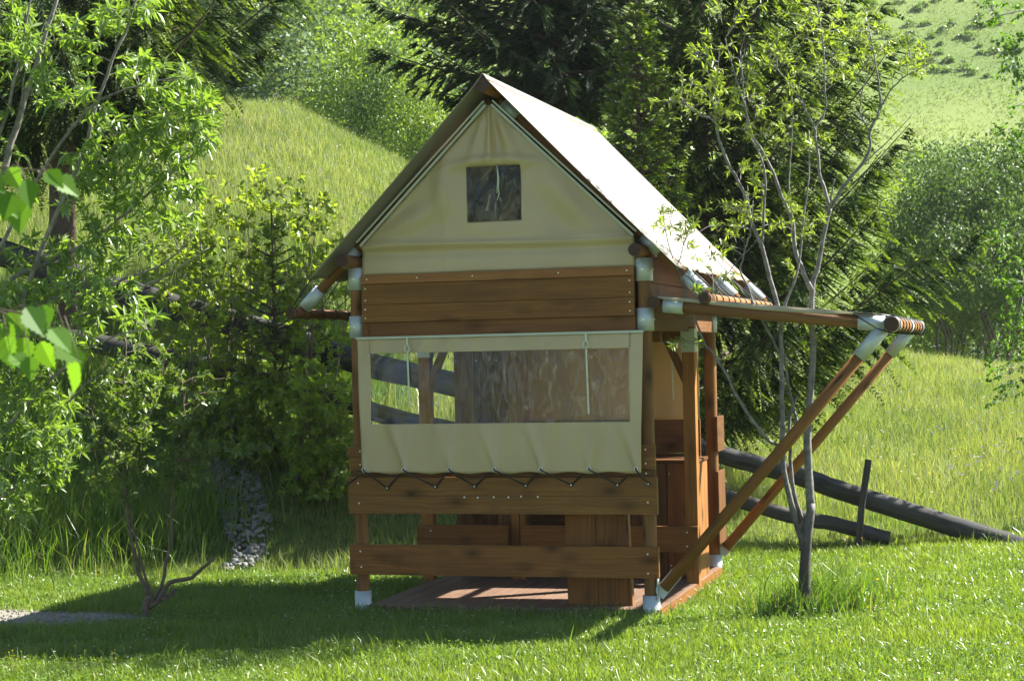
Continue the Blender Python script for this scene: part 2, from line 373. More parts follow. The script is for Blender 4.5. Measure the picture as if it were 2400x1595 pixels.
def ground_mat():
    m, nt, out = mat('ground_soil_and_turf'); L = nt.links
    tc = nd(nt, 'TexCoord'); p = nd(nt, 'BsdfPrincipled', Roughness=.95); p.inputs['Specular IOR Level'].default_value = .1
    n1 = nd(nt, 'TexNoise', Scale=.35, Detail=6.0); n2 = nd(nt, 'TexNoise', Scale=9.0, Detail=6.0); n3 = nd(nt, 'TexNoise', Scale=.06, Detail=5.0)
    for n in (n1, n2, n3): L.new(tc.outputs['Object'], n.inputs['Vector'])
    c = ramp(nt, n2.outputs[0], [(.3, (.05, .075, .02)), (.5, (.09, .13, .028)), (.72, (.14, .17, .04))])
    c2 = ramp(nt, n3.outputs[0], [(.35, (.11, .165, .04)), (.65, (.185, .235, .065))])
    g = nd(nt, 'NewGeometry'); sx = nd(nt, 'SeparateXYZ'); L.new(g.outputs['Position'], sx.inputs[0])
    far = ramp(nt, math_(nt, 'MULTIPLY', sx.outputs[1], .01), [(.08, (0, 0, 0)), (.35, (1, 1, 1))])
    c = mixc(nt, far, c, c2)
    dirt = ramp(nt, n1.outputs[0], [(.64, (0, 0, 0)), (.76, (.5, .5, .5))])
    c = mixc(nt, dirt, c, (.13, .10, .06))
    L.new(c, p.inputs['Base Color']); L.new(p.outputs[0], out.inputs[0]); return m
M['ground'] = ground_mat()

# ------------------------------------------------------------------ ground
def spaced(lo, hi, d0, growth, c):
    a = [c]; d = d0
    while a[-1] < hi: a.append(a[-1]+d); d *= growth
    b = [c]; d = d0
    while b[-1] > lo: b.append(b[-1]-d); d *= growth
    return np.array(sorted(set(b+a)))
us = spaced(-150, 150, .28, 1.03, 0.); vsr = np.concatenate([spaced(-60, 9, .5, 1.15, 9.)[:-1], np.arange(9, 20, .22), np.arange(20, 36, .4), spaced(36, 240, .6, 1.04, 36.)])
vsr = np.unique(vsr)
UU, VV = np.meshgrid(us, vsr); X, Y = uv2w(UU, VV); Z = H(UU, VV)
nu, nv = len(us), len(vsr)
ii = (np.arange(nv-1)[:, None]*nu+np.arange(nu-1)[None]).ravel()
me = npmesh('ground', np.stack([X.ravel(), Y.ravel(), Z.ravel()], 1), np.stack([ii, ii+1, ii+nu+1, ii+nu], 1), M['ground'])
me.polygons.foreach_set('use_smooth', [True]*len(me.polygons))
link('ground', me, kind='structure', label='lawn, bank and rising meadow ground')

# ================================================================== the hut
hut = empty('tent_cabin', (1, 1.2, 0), 'narrow wooden tent hut with cream canvas gable roof, open porch and tan window flap', 'hut')
HX = 2.0; HY = 2.37
def post(x, y, z1, r=.047, name='corner_post', sleeves=((0, .15), (1.865, 2.015), (2.19, 2.34)), lean=0):
    b = MB(); zs = np.linspace(-.1, z1, 12)
    b.tube([(x-lean*(z/2.3), y, z) for z in zs], [r*(1+rnd.uniform(-.015, .015)) for z in zs], 20)
    o = b.build(name, M['wood_pole'], hut)
    for a, c in sleeves:
        s = MB(); s.tube([(x-lean*(a/2.3), y, a-(.08 if a == 0 else 0)), (x-lean*(c/2.3), y, c)], r+.012, 24)
        zb_ = (a+c)/2 if a else .07
        for q in ((0, -1, 0), (1, 0, 0)): s.disc((x+q[0]*(r+.012)-lean*(zb_/2.3), y+q[1]*(r+.012), zb_), q, .007, 1, .005)
        s.build('sleeve', [M['galv'], M['screw']], o)
    return o
post(0, 0, 2.35, .045, lean=.0); post(HX, 0, 2.35, .045); post(HX, HY, 2.35, .047, lean=.0); post(0, HY, 2.35, .047)
# square middle posts with knee braces
for x, xb in ((.02, .2), (2.03, 1.86)):
    b = MB(); b.box((x-.045, 1.30, 0), (x+.045, 1.39, 1.9)); o = b.build('middle_post', M['wood'], hut, bevel=.004)
    s = MB(); s.box((x-.052, 1.293, 1.72), (x+.052, 1.397, 1.89)); s.build('sleeve', M['galv'], o, bevel=.004)
    b = MB(); b.bar((x, 1.345, 1.45), (xb, 1.345, 1.84), .05, .07, (0, 1, 0)); b.build('knee_brace', M['wood_dark'], hut, bevel=.003)
b = MB(); b.box((.66, 1.36, .06), (.72, 1.43, 1.86)); b.box((.722, 1.37, .06), (.765, 1.43, 1.86)); b.build('centre_post', M['wood'], hut, bevel=.003)

def board(name, a, c, m='wood', screws=(), parent=hut, groove=None, bevel=.004):
    b = MB(); b.box(a, c)
    for (x, z) in screws: b.disc((x, a[1], z), (0, -1, 0), .0065, 1)
    if groove is not None: b.box((a[0]+.002, a[1]-.0012, groove-.0018), (c[0]-.002, a[1]+.002, groove+.0018), 2)
    return b.build(name, [M[m], M['screw'], M['end']], parent, bevel=bevel)
Yb = -.085
board('hand_rail_board', (-.055, Yb, 1.062), (2.062, Yb+.03, 1.13), 'wood_dark', [(.03, 1.1), (2.0, 1.1)])
board('hand_rail_board', (-.052, Yb, .972), (2.062, Yb+.034, 1.059), 'wood', [(.03, 1.01), (2.0, 1.01)])
board('hand_rail_board', (-.045, Yb+.008, .925), (2.06, Yb+.035, .969), 'wood_red', [(.03, .945), (2.0, .945)])
board('rail_board', (-.058, Yb-.008, .68), (2.072, Yb+.03, .922), 'wood',
      [(.015, .885), (.02, .75), (2.005, .885), (2.01, .76)]+[(at(800+x/3.105, 1060+y/3.105, Y=-.1)[0], at(800+x/3.105, 1060+y/3.105, Y=-.1)[2]) for x, y in ((893, 324), (990, 328), (1107, 324), (1214, 325), (1306, 319), (1428, 322))], groove=.80)
board('rail_board', (-.058, Yb-.004, .268), (2.072, Yb+.03, .47), 'wood_dark', [(.02, .425), (.025, .32), (2.0, .425), (2.0, .30)])
board('rail_board', (-.05, 1.262, .285), (.66, 1.30, .472), 'wood_dark', [(.06, .43)])
board('rail_board', (.76, 1.262, .285), (2.08, 1.30, .472), 'wood_dark', [(2.0, .43), (2.0, .33)])
# side rail on the left side
b = MB(); b.box((-.07, 1.5, .68), (-.04, 2.3, .9)); b.build('rail_board', M['wood_dark'], hut, bevel=.003)
b = MB(); b.box((2.05, 2.2, .95), (2.075, 2.5, 1.22)); b.build('rail_board', M['wood_red'], hut, bevel=.003)
b = MB(); b.box((2.05, 2.2, .22), (2.075, 2.5, .80)); b.build('rail_board', M['wood_red'], hut, bevel=.003)

# lapped siding of the raised bed box, front
sid = [(2.228, 2.286, -.062, 'wood_light'), (2.088, 2.226, -.055, 'wood_dark'), (1.968, 2.086, -.06, 'wood_dark'), (1.862, 1.966, -.045, 'wood_light')]
for z0, z1, y, m in sid:
    b = MB(); x0, x1 = .056, 1.944
    b.hexa([(x0, y-.010, z0), (x1, y-.010, z0), (x1, y+.024, z0), (x0, y+.024, z0), (x0, y, z1), (x1, y, z1), (x1, y+.024, z1), (x0, y+.024, z1)])
    if z1 > 2.25:
        sc = [(x, 2.26) for x in (.1, .46, .85, 1.44, 1.9)]
    elif z0 < 1.9: sc = []
    else: sc = [(.085, z0+.03), (.085, z1-.03), (1.915, z0+.03), (1.915, z1-.03)]
    for x, z in sc: b.disc((x, y-.009, z), (0, -1, 0), .006, 1)
    if z0 < 1.9: b.box((x0+.001, y-.014, z0+.002), (x0+.04, y-.009, z1-.002))
    b.build('siding_board', [M[m], M['screw']], hut, bevel=.002)
# sides and back of the bed box
zz = [1.87, 2.02, 2.18, 2.34, 2.44]
for sx, x in ((-1, 0.), (1, 2.)):
    for i in range(4):
        b = MB(); xo = x+sx*(.012)
        b.hexa([(xo, .055, zz[i]), (xo+sx*.03, .055, zz[i]), (xo+sx*.03, 2.32, zz[i]), (xo, 2.32, zz[i]),
                (xo, .055, zz[i+1]-.003), (xo+sx*.02, .055, zz[i+1]-.003), (xo+sx*.02, 2.32, zz[i+1]-.003), (xo, 2.32, zz[i+1]-.003)][::1] if sx > 0 else
               [(xo+sx*.03, .055, zz[i]), (xo, .055, zz[i]), (xo, 2.32, zz[i]), (xo+sx*.03, 2.32, zz[i]),
                (xo+sx*.02, .055, zz[i+1]-.003), (xo, .055, zz[i+1]-.003), (xo, 2.32, zz[i+1]-.003), (xo+sx*.02, 2.32, zz[i+1]-.003)])
        b.build('side_board', M['wood_red'], hut)
for i in range(3):
    b = MB(); b.box((.06, 2.39, zz[i]), (1.94, 2.415, zz[i+1]-.003)); b.build('side_board', M['wood'], hut)
b = MB(); b.box((.055, .0, 1.868), (1.945, 2.36, 1.90)); b.build('bed_floor', M['wood_dark'], hut)
b = MB()
for y in (.3, .8, 1.6, 2.1): b.box((.06, y-.03, 1.80), (1.94, y+.03, 1.866))
b.build('joists', M['wood_dark'], hut)

# deck
b = MB(); n = 17
for i in range(n):
    x0 = .055+i*(2.06-.055)/n; b.box((x0+.003, -.04, .032), (x0+.118-.003, 2.3, .06))
b.build('deck_boards', M['deck'], hut, bevel=.002)
b = MB(); b.box((.06, -.035, -.02), (2.05, -.012, .0305)); b.box((.06, 1.0, -.1), (2.05, 1.04, .03)); b.box((.06, 2.26, -.1), (2.05, 2.29, .03)); b.box((2.052, -.03, -.1), (2.072, 2.3, .056))
b.build('deck_frame', M['wood_dark'], hut)

# back wall of the porch: low planks, ochre canvas above with a hanging strap
b = MB()
for i in range(9): b.box((.09, 1.93, .065+i*.128), (1.99, 1.955, .19+i*.128))
b.build('porch_wall_planks', M['wood_red'], hut, bevel=.003)
def cloth(name, m, fx, nx, nz, parent, thick=.003):
    V = []; F = []
    for j in range(nz+1):
        for i in range(nx+1): V.append(fx(i/nx, j/nz))
    for j in range(nz):
        for i in range(nx): k = j*(nx+1)+i; F.append((k, k+1, k+nx+2, k+nx+1))
    me = npmesh(name, np.array(V), np.array(F), m); me.polygons.foreach_set('use_smooth', [True]*len(me.polygons))
    o = link(name, me, parent)
    if thick: s = o.modifiers.new('s', 'SOLIDIFY'); s.thickness = thick; s.offset = 0
    return o
cloth('porch_wall_canvas', M['canvas_in'], lambda s, t: (.09+s*1.9, 1.925+.012*math.sin(s*40+t*3)*math.sin(s*9)+.006*math.sin(t*9+s*5), 1.215+t*.65), 60, 16, hut)
b = MB(); b.box((1.70, 1.90, 1.79), (1.99, 1.912, 1.815)); b.build('piping', M['piping'], hut)
b = MB(); b.bar((1.79, 1.895, 1.8), (1.80, 1.895, 1.36), .012, .003, (0, 1, 0)); b.build('strap', M['strap'], hut)

# ---- gable canvas with window (front), plain (back)
ZA = 3.40; XA = .985
def gz(x): return 2.487+(ZA-2.487)*(1-abs(x-XA)/(XA-.055)) if x < XA else 2.487+(ZA-2.487)*(1-abs(x-XA)/(1.945-XA))
GW = (.812, 1.188, 2.62, 2.985)
def gable(y, sgn, win, name):
    xs = sorted(set([.055, XA, 1.945, GW[0], GW[1]]+list(np.round(np.linspace(.055, 1.945, 86), 4))))
    zs = sorted(set([2.286, 2.487, GW[2], GW[3], 3.40]+list(np.round(np.linspace(2.286, 3.40, 60), 4))))
    def dy(x, z):
        d = 0
        d += .018*math.exp(-((z-2.475-.01*math.sin(x*3))/.022)**2)-.012*math.exp(-((z-2.43)/.03)**2)
        d += .010*math.exp(-((z-2.505)/.012)**2)*math.sin(x*4+1)
        # radial folds from the peak
        if z > 2.95:
            a = math.atan2(x-XA, 3.46-z); r = math.hypot(x-XA, 3.46-z); g = math.exp(-((r-.25)/.28)**2)
            d += g*1.8*(.020*math.exp(-((a+.02)/.07)**2)-.016*math.exp(-((a-.14)/.09)**2)+.014*math.exp(-((a-.36)/.1)**2)+.010*math.exp(-((a+.3)/.1)**2))
        # curved slack above the window
        d += .026*math.exp(-((z-3.03+.35*(x-1.0)**2)/.028)**2)*math.exp(-((x-1.)/.26)**2)
        # seams
        for sx in (.655, 1.36): d += .006*math.exp(-((x-sx)/.008)**2)
        d += .02*math.exp(-((x-.63)/.05)**2)*math.exp(-((z-2.85)/.16)**2)
        d += .014*math.sin((x*1.0+z*.7)*17)*math.exp(-((x-1.5)/.25)**2)*math.exp(-((z-2.75)/.18)**2)
        d += .014*math.sin((-x*.6+z*1.0)*19)*math.exp(-((x-.4)/.22)**2)*math.exp(-((z-2.65)/.12)**2)
        d += .003*math.sin(x*9+z*4)*math.sin(z*13)
        return d
    V = []; F = []; nx = len(xs)
    for z in zs:
        for x in xs:
            zz_ = min(z, gz(x)); e = min(1, max(0, (gz(x)-zz_)/.05))*min(1, (zz_-2.286)/.04) if zz_ > 2.487 else min(1, (zz_-2.286)/.04)
            V.append((x, y-sgn*dy(x, zz_)*e, zz_))
    for j in range(len(zs)-1):
        for i in range(nx-1):
            xm = (xs[i]+xs[i+1])/2; zm = (zs[j]+zs[j+1])/2
            if win and GW[0] < xm < GW[1] and GW[2] < zm < GW[3]: continue
            if zs[j] >= gz(xs[i])-1e-6 and zs[j] >= gz(xs[i+1])-1e-6: continue
            k = j*nx+i; F.append((k, k+1, k+nx+1, k+nx))
    me = npmesh(name, np.array(V), np.array(F), M['canvas']); me.polygons.foreach_set('use_smooth', [True]*len(me.polygons))
    o = link(name, me, hut); s = o.modifiers.new('s', 'SOLIDIFY'); s.thickness = .002; s.offset = 0
    return o, dy
gb, dyf = gable(-.03, 1, True, 'gable_canvas')
gable(2.40, -1, False, 'rear_gable_canvas')
cloth('window_pane', M['pvc_small'], lambda s, t: (GW[0]-.002+s*(GW[1]-GW[0]+.004), -.03-.004*math.sin(s*5)*math.sin(t*7)-.004, GW[2]-.002+t*(GW[3]-GW[2]+.004)), 20, 20, gb, 0)
b = MB()
p0 = [(1.03, -.05, 2.985), (1.045, -.06, 2.90), (1.04, -.06, 2.83), (1.045, -.055, 2.80), (1.03, -.06, 2.755)]
b.tube(p0, .0035, 6); b.tube([(1.032, -.05, 2.98), (1.038, -.062, 2.9), (1.03, -.062, 2.80)], .003, 6); b.build('window_cord', M['strap'], gb)
# piping strips along the gable edge
for xe, nm in ((.055, 'left'), (1.945, 'right')):
    for off, w_, mm in ((0, .016, 'piping'), (.032, .012, 'piping')):
        b = MB(); sg = -1 if xe < 1 else 1
        b.bar((xe+sg*off*.8, -.062, 2.487+off*.3), (XA+sg*(.02+off*.5), -.062, ZA+off*.6), .006, w_, (0, 1, 0)) if False else \
            b.bar((xe+sg*off*.7, -.062-off*.3, 2.487+off*.75), (XA+sg*.02+sg*off*.3, -.062-off*.3, ZA-.01+off*.8), w_, .008, (0, 1, 0))
        b.build('edge_piping', M[mm], hut)

# ---- roof
SR = np.array([1.0, 3.565]); ER = np.array([2.275, 2.25]); EL_ = np.array([-.250, 2.265]); SL = np.array([1.0, 3.565])
Y0, Y1 = -.235, 2.87
def roof_pt(s, t, E, side):
    y = Y0+t*(Y1-Y0); p = SR*(1-s)+E*s
    sag = -.016*math.sin(s*math.pi)*abs(math.sin((y+.1)/1.35*math.pi))
    edge = (abs(math.sin(t*math.pi*6))**.7)*.028*s**12
    rip = (.007*math.sin(t*52+s*2)+.004*math.sin(t*97-s*3))*s
    nrm = np.array([side*.72, .69])
    q = p+nrm*(sag+rip)-np.array([side*.69, -.72])*edge
    return (q[0], y, q[1])
V = []; F = []; nx, ny = 40, 90
for j in range(ny+1):
    for i in range(2*nx+1):
        V.append(roof_pt(1-i/nx, j/ny, EL_, -1) if i <= nx else roof_pt(i/nx-1, j/ny, ER, 1))
W_ = 2*nx+1
for j in range(ny):
    for i in range(2*nx): k = j*W_+i; F.append((k, k+1, k+W_+1, k+W_))
V = np.array(V); V[np.arange(ny+1)*W_+nx, 2] += .012
me = npmesh('roof_canvas', V, np.array(F), M['canvas_roof']); me.polygons.foreach_set('use_smooth', [True]*len(me.polygons))
roof = link('roof_canvas', me, hut); s = roof.modifiers.new('s', 'SOLIDIFY'); s.thickness = .004; s.offset = -1
b = MB(); b.tube([(1.0, -.228, 3.50), (1.0, 1.3, 3.495), (1.0, 2.86, 3.50)], .048, 16, capmi=1); b.build('ridge_pole', [M['wood_dark'], M['end']], hut)
# rafters, with galvanised sleeves at peak and eave
PR = np.array([2.40, 2.085]); PL = np.array([-.43, 2.065])
for y in (.06, 1.25, 2.60):
    for side, E in ((1, PR), (-1, PL)):
        A = np.array([1.0+side*.03, 3.455]); d = (E-A); L_ = np.linalg.norm(d); d = d/L_
        nn = np.array([-d[1], d[0]])*(-side)*(1); o_ = np.array([0, -.0])
        b = MB(); b.tube([(A[0], y, A[1]-.03), (*[(A+d*L_*.5)[0]], y, (A+d*L_*.5)[1]-.012), (E[0], y, E[1])], .036, 16); o = b.build('rafter', M['wood_pole'], hut)
        for a0, a1 in ((.03, .17), (L_-.20, L_-.03)):
            s = MB(); p = A+d*a0; q = A+d*a1; f0 = -.03*(1-a0/L_); f1 = -.03*(1-a1/L_)
            s.tube([(p[0], y, p[1]+f0), (q[0], y, q[1]+f1)], .046, 18); s.build('sleeve', M['galv'], o)
        if y < 2:   # short sleeve where the rafter passes the wall plate
            s = MB(); p = A+d*(L_*.70); q = A+d*(L_*.78); s.tube([(p[0], y, p[1]-.008), (q[0], y, q[1]-.008)], .045, 18); s.build('sleeve', M['galv'], o)
# wall plates (round, ends show at the front)
for x in (-.0, 2.005):
    b = MB(); b.tube([(x-.02, -.21, 2.385), (x-.02, 2.6, 2.385)], .043, 16, capmi=1); b.build('wall_plate', [M['wood_pole'], M['end']], hut)
# eave poles with cord wraps and lacing
def laces(pts, name, r=.0035, parent=hut):
    for p in pts:
        b = MB(); b.tube(p, r, 6); b.build(name, M['cord'], parent)
for side, P_, E in ((1, PR, ER), (-1, PL, EL_)):
    y0, y1 = (-.13, 2.75)
    b = MB(); yy = np.linspace(y0, y1, 9)
    b.tube([(P_[0]+side*.01, y, P_[1]-.02) for y in yy], [.034*(1+rnd.uniform(-.03, .03)) for _ in yy], 16, capmi=1)
    o = b.build('eave_pole', [M['wood_pole'] if side < 0 else M['wood_light'], M['end']], hut)
    rings = []; ties = []
    for k in range(12):
        y = -.09+k*.245
        ring = [(P_[0]+side*.01+.039*math.cos(a), y+.012*math.sin(a*.5), P_[1]-.02+.039*math.sin(a)) for a in np.linspace(0, 6.28, 17)]
        rings.append(ring)
    for k in range(7):
        yg = Y0+.03+k*(Y1-Y0-.06)/6; g = (E[0]-side*.012, yg, E[1]+.016)
        for dk in (-.11, .11): ties.append([g, (P_[0]+side*.01, max(yg+dk, -.1), P_[1]+.016)])
    laces(rings, 'cord_wrap', .0045, o); laces(ties, 'eave_lacing', .004)

# ---- side awning on the right
AX0, AX1 = 2.09, 3.555
def az(x): return 2.035-(x-2.08)*.113
aw = []
for y in (-.02, 2.38):
    b = MB(); b.tube([(AX0, y, az(AX0)-.0), (2.8, y, az(2.8)), (3.53, y, az(3.53))], .041, 16); o = b.build('awning_beam', M['wood_pole'], hut)
    s = MB(); s.tube([(2.13, y, az(2.13)), (2.26, y, az(2.26))], .049, 18); s.build('sleeve', M['galv'], o)
    s = MB(); s.tube([(3.37, y, az(3.37)), (3.53, y, az(3.53))], .050, 18); s.build('sleeve', M['galv'], o)
    p, q = np.array([2.09, y+.0, .20]), np.array([3.50, y+.0, 1.82]); d = (q-p)/np.linalg.norm(q-p)
    b = MB(); b.tube([p, (p+q)/2+np.array([0, 0, -.004]), q], .038, 16); o = b.build('awning_brace', M['wood_light'] if y > 1 else M['wood'], hut)
    s = MB(); s.tube([q-d*.20, q+d*.03], .047, 18); s.build('sleeve', M['galv'], o)
    s = MB(); s.bar(p-d*.06, p+d*.13, .082, .012, (0, 1, 0)); s.bar(p+np.array([-.04, 0, -.07]), p+np.array([-.04, 0, .09]), .05, .006, (1, 0, 0)); s.build('bracket', M['galv'], o)
b = MB(); b.tube([(2.075, -.08, 2.045), (2.075, 2.45, 2.045)], .036, 16, capmi=1); b.build('awning_wall_pole', [M['wood_dark'], M['end']], hut)
b = MB(); yy = np.linspace(-.13, 2.52, 9)
b.tube([(3.58, y, 1.868) for y in yy], .047, 20, capmi=1); o = b.build('awning_end_pole', [M['wood_light'], M['end']], hut)
for y0, y1 in ((-.10, .06), (1.1, 1.25), (2.30, 2.46)):
    s = MB(); s.tube([(3.58, y0, 1.868), (3.58, y1, 1.868)], .0515, 20); s.build('sleeve', M['galv'], o)
rings = []
for k in range(10):
    y = -.06+k*.27; rings.append([(3.58+.054*math.cos(a), y+.014*math.sin(a*.5), 1.868+.054*math.sin(a)) for a in np.linspace(0, 6.28, 17)])
laces(rings, 'cord_wrap', .005, o)
cloth('awning_canvas', M['canvas_roof'], lambda s, t: (2.06+s*1.42, -.06+t*1.74, 2.092-s*.155-.035*math.sin(s*math.pi)*math.sin(t*math.pi)**.5+.006*math.sin(s*13)*math.sin(t*11)), 40, 40, hut)  # shape cut short of the back beam to let sun onto the deck
cloth('awning_valance', M['canvas_edge'], lambda s, t: (2.10+s*1.38, -.066-.004*math.sin(s*31), 2.086-s*.152-(.012+.030*math.sin(min(s*1.15, 1)*math.pi)**.7*(.4+.6*s))*(1-t)), 40, 2, hut, .002)
b = [[(3.48, y, 1.935), (3.56, y+.1, 1.925)] for y in np.linspace(-.02, 1.5, 6)]
b += [[(3.33, -.06, 1.945), (3.50, -.12, 1.84), (3.58, -.11, 1.815)], [(3.33, -.06, 1.945), (3.5, -.11, 1.93), (3.57, -.1, 1.92)]]
laces(b, 'awning_lacing', .0045)

# ---- front flap with clear window
CW = (.137, 1.913, 1.283, 1.757)
gx = [at(820+x/3.189, 740+1148/3.189, Y=-.12)[0] for x in (123, 424, 760, 1095, 1443, 1797, 2150)]
hk = [at(820+x/3.189, 740+y/3.189, Y=-.11) for x, y in ((278, 1285), (637, 1275), (930, 1272), (1314, 1267), (1653, 1263), (2000, 1262), (2230, 1255))]
GZ = .982
def flap_y(x, z):
    d = 0
    if z < 1.30:
        for i, g in enumerate(gx):
            h = z-GZ; e = x-(g-.30*h-.1*h*h); w_ = .012+.10*max(h, 0)
            d += .020*math.exp(-(e/w_)**2)*math.exp(-h*2.6)*(1 if h > -.03 else 1)*(.7+.5*math.sin(i*2.1))
            e2 = x-(g+.16*h); d += .008*math.exp(-(e2/(w_*1.2))**2)*math.exp(-h*3)
    if z > 1.7:
        d += .007*math.sin((x-(1.86-z)*-.5)*38)*math.exp(-((x-.5)/.45)**2)
    d += .004*math.sin(x*23+z*5)+.003*math.sin(x*41-z*9)
    d += .012*math.sin((1.86-z)*3.4)
    return d
xs = sorted(set(list(np.round(np.linspace(0, 1, 141), 5))+[(CW[0]-.055)/1.94, (CW[1]-.055)/1.94]))
zs = sorted(set(list(np.round(np.linspace(.955, 1.858, 66), 5))+[CW[2], CW[3]]))
V = []; F = []; nx = len(xs)
for z in zs:
    for s_ in xs:
        k = (z-.955)/.903; xl = .07-.030*k; xr = 1.982+.026*k; x = xl+s_*(xr-xl)
        if abs(s_-(CW[0]-.055)/1.94) < 1e-6: x = CW[0]
        if abs(s_-(CW[1]-.055)/1.94) < 1e-6: x = CW[1]
        zo = z+(.006*math.sin(s_*44) if z < .96 else 0)
        V.append((x, -.118-flap_y(x, z)-(0.02*(1-k)), zo))
for j in range(len(zs)-1):
    for i in range(nx-1):
        zm = (zs[j]+zs[j+1])/2; sm_ = (xs[i]+xs[i+1])/2
        if (CW[0]-.055)/1.94 < sm_ < (CW[1]-.055)/1.94 and CW[2] < zm < CW[3]: continue
        k = j*nx+i; F.append((k, k+1, k+nx+1, k+nx))
me = npmesh('window_flap', np.array(V), np.array(F), M['canvas']); me.polygons.foreach_set('use_smooth', [True]*len(me.polygons))
flap = link('window_flap', me, hut); s = flap.modifiers.new('s', 'SOLIDIFY'); s.thickness = .002; s.offset = 0
def pane(s, t):
    x = CW[0]-.004+s*(CW[1]-CW[0]+.008); z = CW[2]-.004+t*(CW[3]-CW[2]+.008); k = (z-.955)/.903
    return (x, -.114-flap_y(x, z)-.02*(1-k), z)
cloth('clear_pane', M['pvc'], pane, 120, 30, flap, 0)
b = MB(); b.bar((.035, -.128, 1.862), (2.014, -.128, 1.862), .014, .016); b.build('top_piping', M['piping'], flap)
for px, z0, z1 in ((957, 1.86, 1.40), (1376, 1.86, 1.335)):
    x = at(px, 900, Y=-.14)[0]; b = MB()
    b.bar((x, -.150, z0), (x+.002, -.150, z0-.05), .010, .003, (0, 1, 0))
    b.tube([(x+.017*math.cos(a), -.153, z0-.075+.024*math.sin(a)) for a in np.linspace(0, 6.28, 15)], .004, 6)
    b.bar((x+.001, -.150, z0-.09), (x+.006, -.140, z1), .011, .003, (0, 1, 0)); b.build('strap', M['strap'], flap)
gm = MB(); gm2 = MB()
for g in gx:
    y = -.122-flap_y(g, GZ)-.02; gm.tube([(g+.011*math.cos(a), y-.003, GZ+.011*math.sin(a)) for a in np.linspace(0, 6.28, 13)], .0035, 6, mi=0)
    gm.disc((g, y-.001, GZ), (0, -1, 0), .009, 1)
gm.build('grommet_row', [M['screw'], M['cord']], flap)
cc = []
for i in range(7):
    y = -.125-flap_y(gx[i], GZ)-.02; h = hk[i]
    cc.append([(gx[i], y-.004, GZ), (gx[i]*.95+h[0]*.05, y-.012, GZ-.008), (h[0], -.107, h[2])])
    if i < 6: cc.append([(h[0], -.107, h[2]), (gx[i+1]*.62+h[0]*.38, -.106, .945), (gx[i+1], -.102, .975)])
cc.append([(gx[0], -.12, .975), (.04, -.105, .945), (-.07, -.100, .87), (-.07, -.07, .87)])
laces(cc, 'flap_lacing', .0055)
for h in hk:
    b = MB(); b.tube([(h[0], -.093, h[2]), (h[0], -.112, h[2])], .013, 14); b.disc((h[0], -.112, h[2]), (0, -1, 0), .005, 1); b.build('lacing_hook', [M['cord'], M['screw']], hut)

# furniture under the hut
def planked(name, x0, x1, y0, y1, z0, z1, label, n, top=True):
    r = empty(name, ((x0+x1)/2, (y0+y1)/2, z0), label, 'cabinet')
    b = MB(); b.box((x0+.01, y0+.022, z0), (x1-.016, y1, z1-.025)); b.build('carcass', M['wood_red'], r)
    wd = (x1-x0)/n
    for i in range(n):
        a = x0+i*wd; d = MB()
        d.box((a+.004, y0+.006, z0+.03), (a+wd-.004, y0+.02, z1-.03))
        d.box((a+.004, y0-.004, z0+.03), (a+.045, y0+.0055, z1-.03)); d.box((a+wd-.045, y0-.004, z0+.03), (a+wd-.004, y0+.0055, z1-.03))
        for z in (z0+.1, z1-.1): d.disc((a+.02, y0-.004, z), (0, -1, 0), .005, 1)
        d.build('door', [M['wood_red'], M['screw']], r, bevel=.002)
    ns = 3; sd = MB()
    for i in range(ns):
        ya = y0+.03+i*(y1-y0-.03)/ns; sd.box((x1-.0155, ya+.003, z0+.0), (x1+.004, ya+(y1-y0-.03)/ns-.003, z1-.03))
    sd.build('side_panel', M['wood_light'], r, bevel=.002)
    if top:
        t = MB(); t.box((x0-.005, y0-.015, z1-.024), (x1+.012, y1, z1)); t.build('top', M['wood_red'], r, bevel=.003)
    return r
planked('kitchen_cabinet', 1.15, 2.035, 1.50, 1.925, .062, .935, 'low reddish plank cabinet at the right end of the porch', 4)
planked('tall_cupboard', .17, .655, 1.56, 1.925, .062, 1.79, 'tall dark plank cupboard behind the flap window, left of the centre post', 3, False)
r = empty('plank_panel', (1.61, .15, .06), 'brown panel of two wide planks standing on the deck behind the front rails', 'panel')
for k in (0, 1):
    x0 = 1.405+k*.212; b = MB()
    b.hexa([(x0, .13, .062), (x0+.208, .13, .062), (x0+.208, .16, .062), (x0, .16, .062), (x0-.028, .18, .90), (x0+.180, .18, .90), (x0+.180, .21, .90), (x0-.028, .21, .90)])
    b.build('plank', M['wood_dark'], r, bevel=.003)
b = MB(); b.hexa([(1.832, .12, .062), (1.848, .12, .062), (1.848, .18, .062), (1.832, .18, .062), (1.792, .17, .9), (1.808, .17, .9), (1.808, .23, .9), (1.792, .23, .9)]); b.build('lit_edge_strip', M['wood_light'], r)  # sunlit edge of the panel, drawn as a strip of lighter wood
# ================================================================== log fence
fence = empty('log_fence', tuple(at(2010, 1262, v=15.7)), 'weathered grey two-rail log fence sloping down behind the hut to the right', 'fence')
def log(pts, r0, r1, name='rail'):
    P = [at(px, py, v=v) for px, py, v in pts]; Q = []
    for i in range(len(P)-1):
        for k in range(8): Q.append(P[i]*(1-k/8)+P[i+1]*k/8)
    Q.append(P[-1]); Q = [q+np.array([0, 0, rnd.uniform(-.004, .004)]) for q in Q]
    b = MB(); b.tube(Q, list(np.linspace(r0, r1, len(Q))), 16, wob=.03); return b.build(name, M['grey_log'], fence)
log([(1560, 1020, 16.1), (1700, 1068, 16), (1850, 1108, 15.9), (2030, 1168, 15.85), (2200, 1222, 15.8), (2400, 1283, 15.7), (2560, 1330, 15.6)], .078, .094)
log([(1560, 1122, 16.2), (1700, 1163, 16.1), (1850, 1208, 15.95), (1960, 1228, 15.9), (2085, 1262, 15.8)], .068, .062)
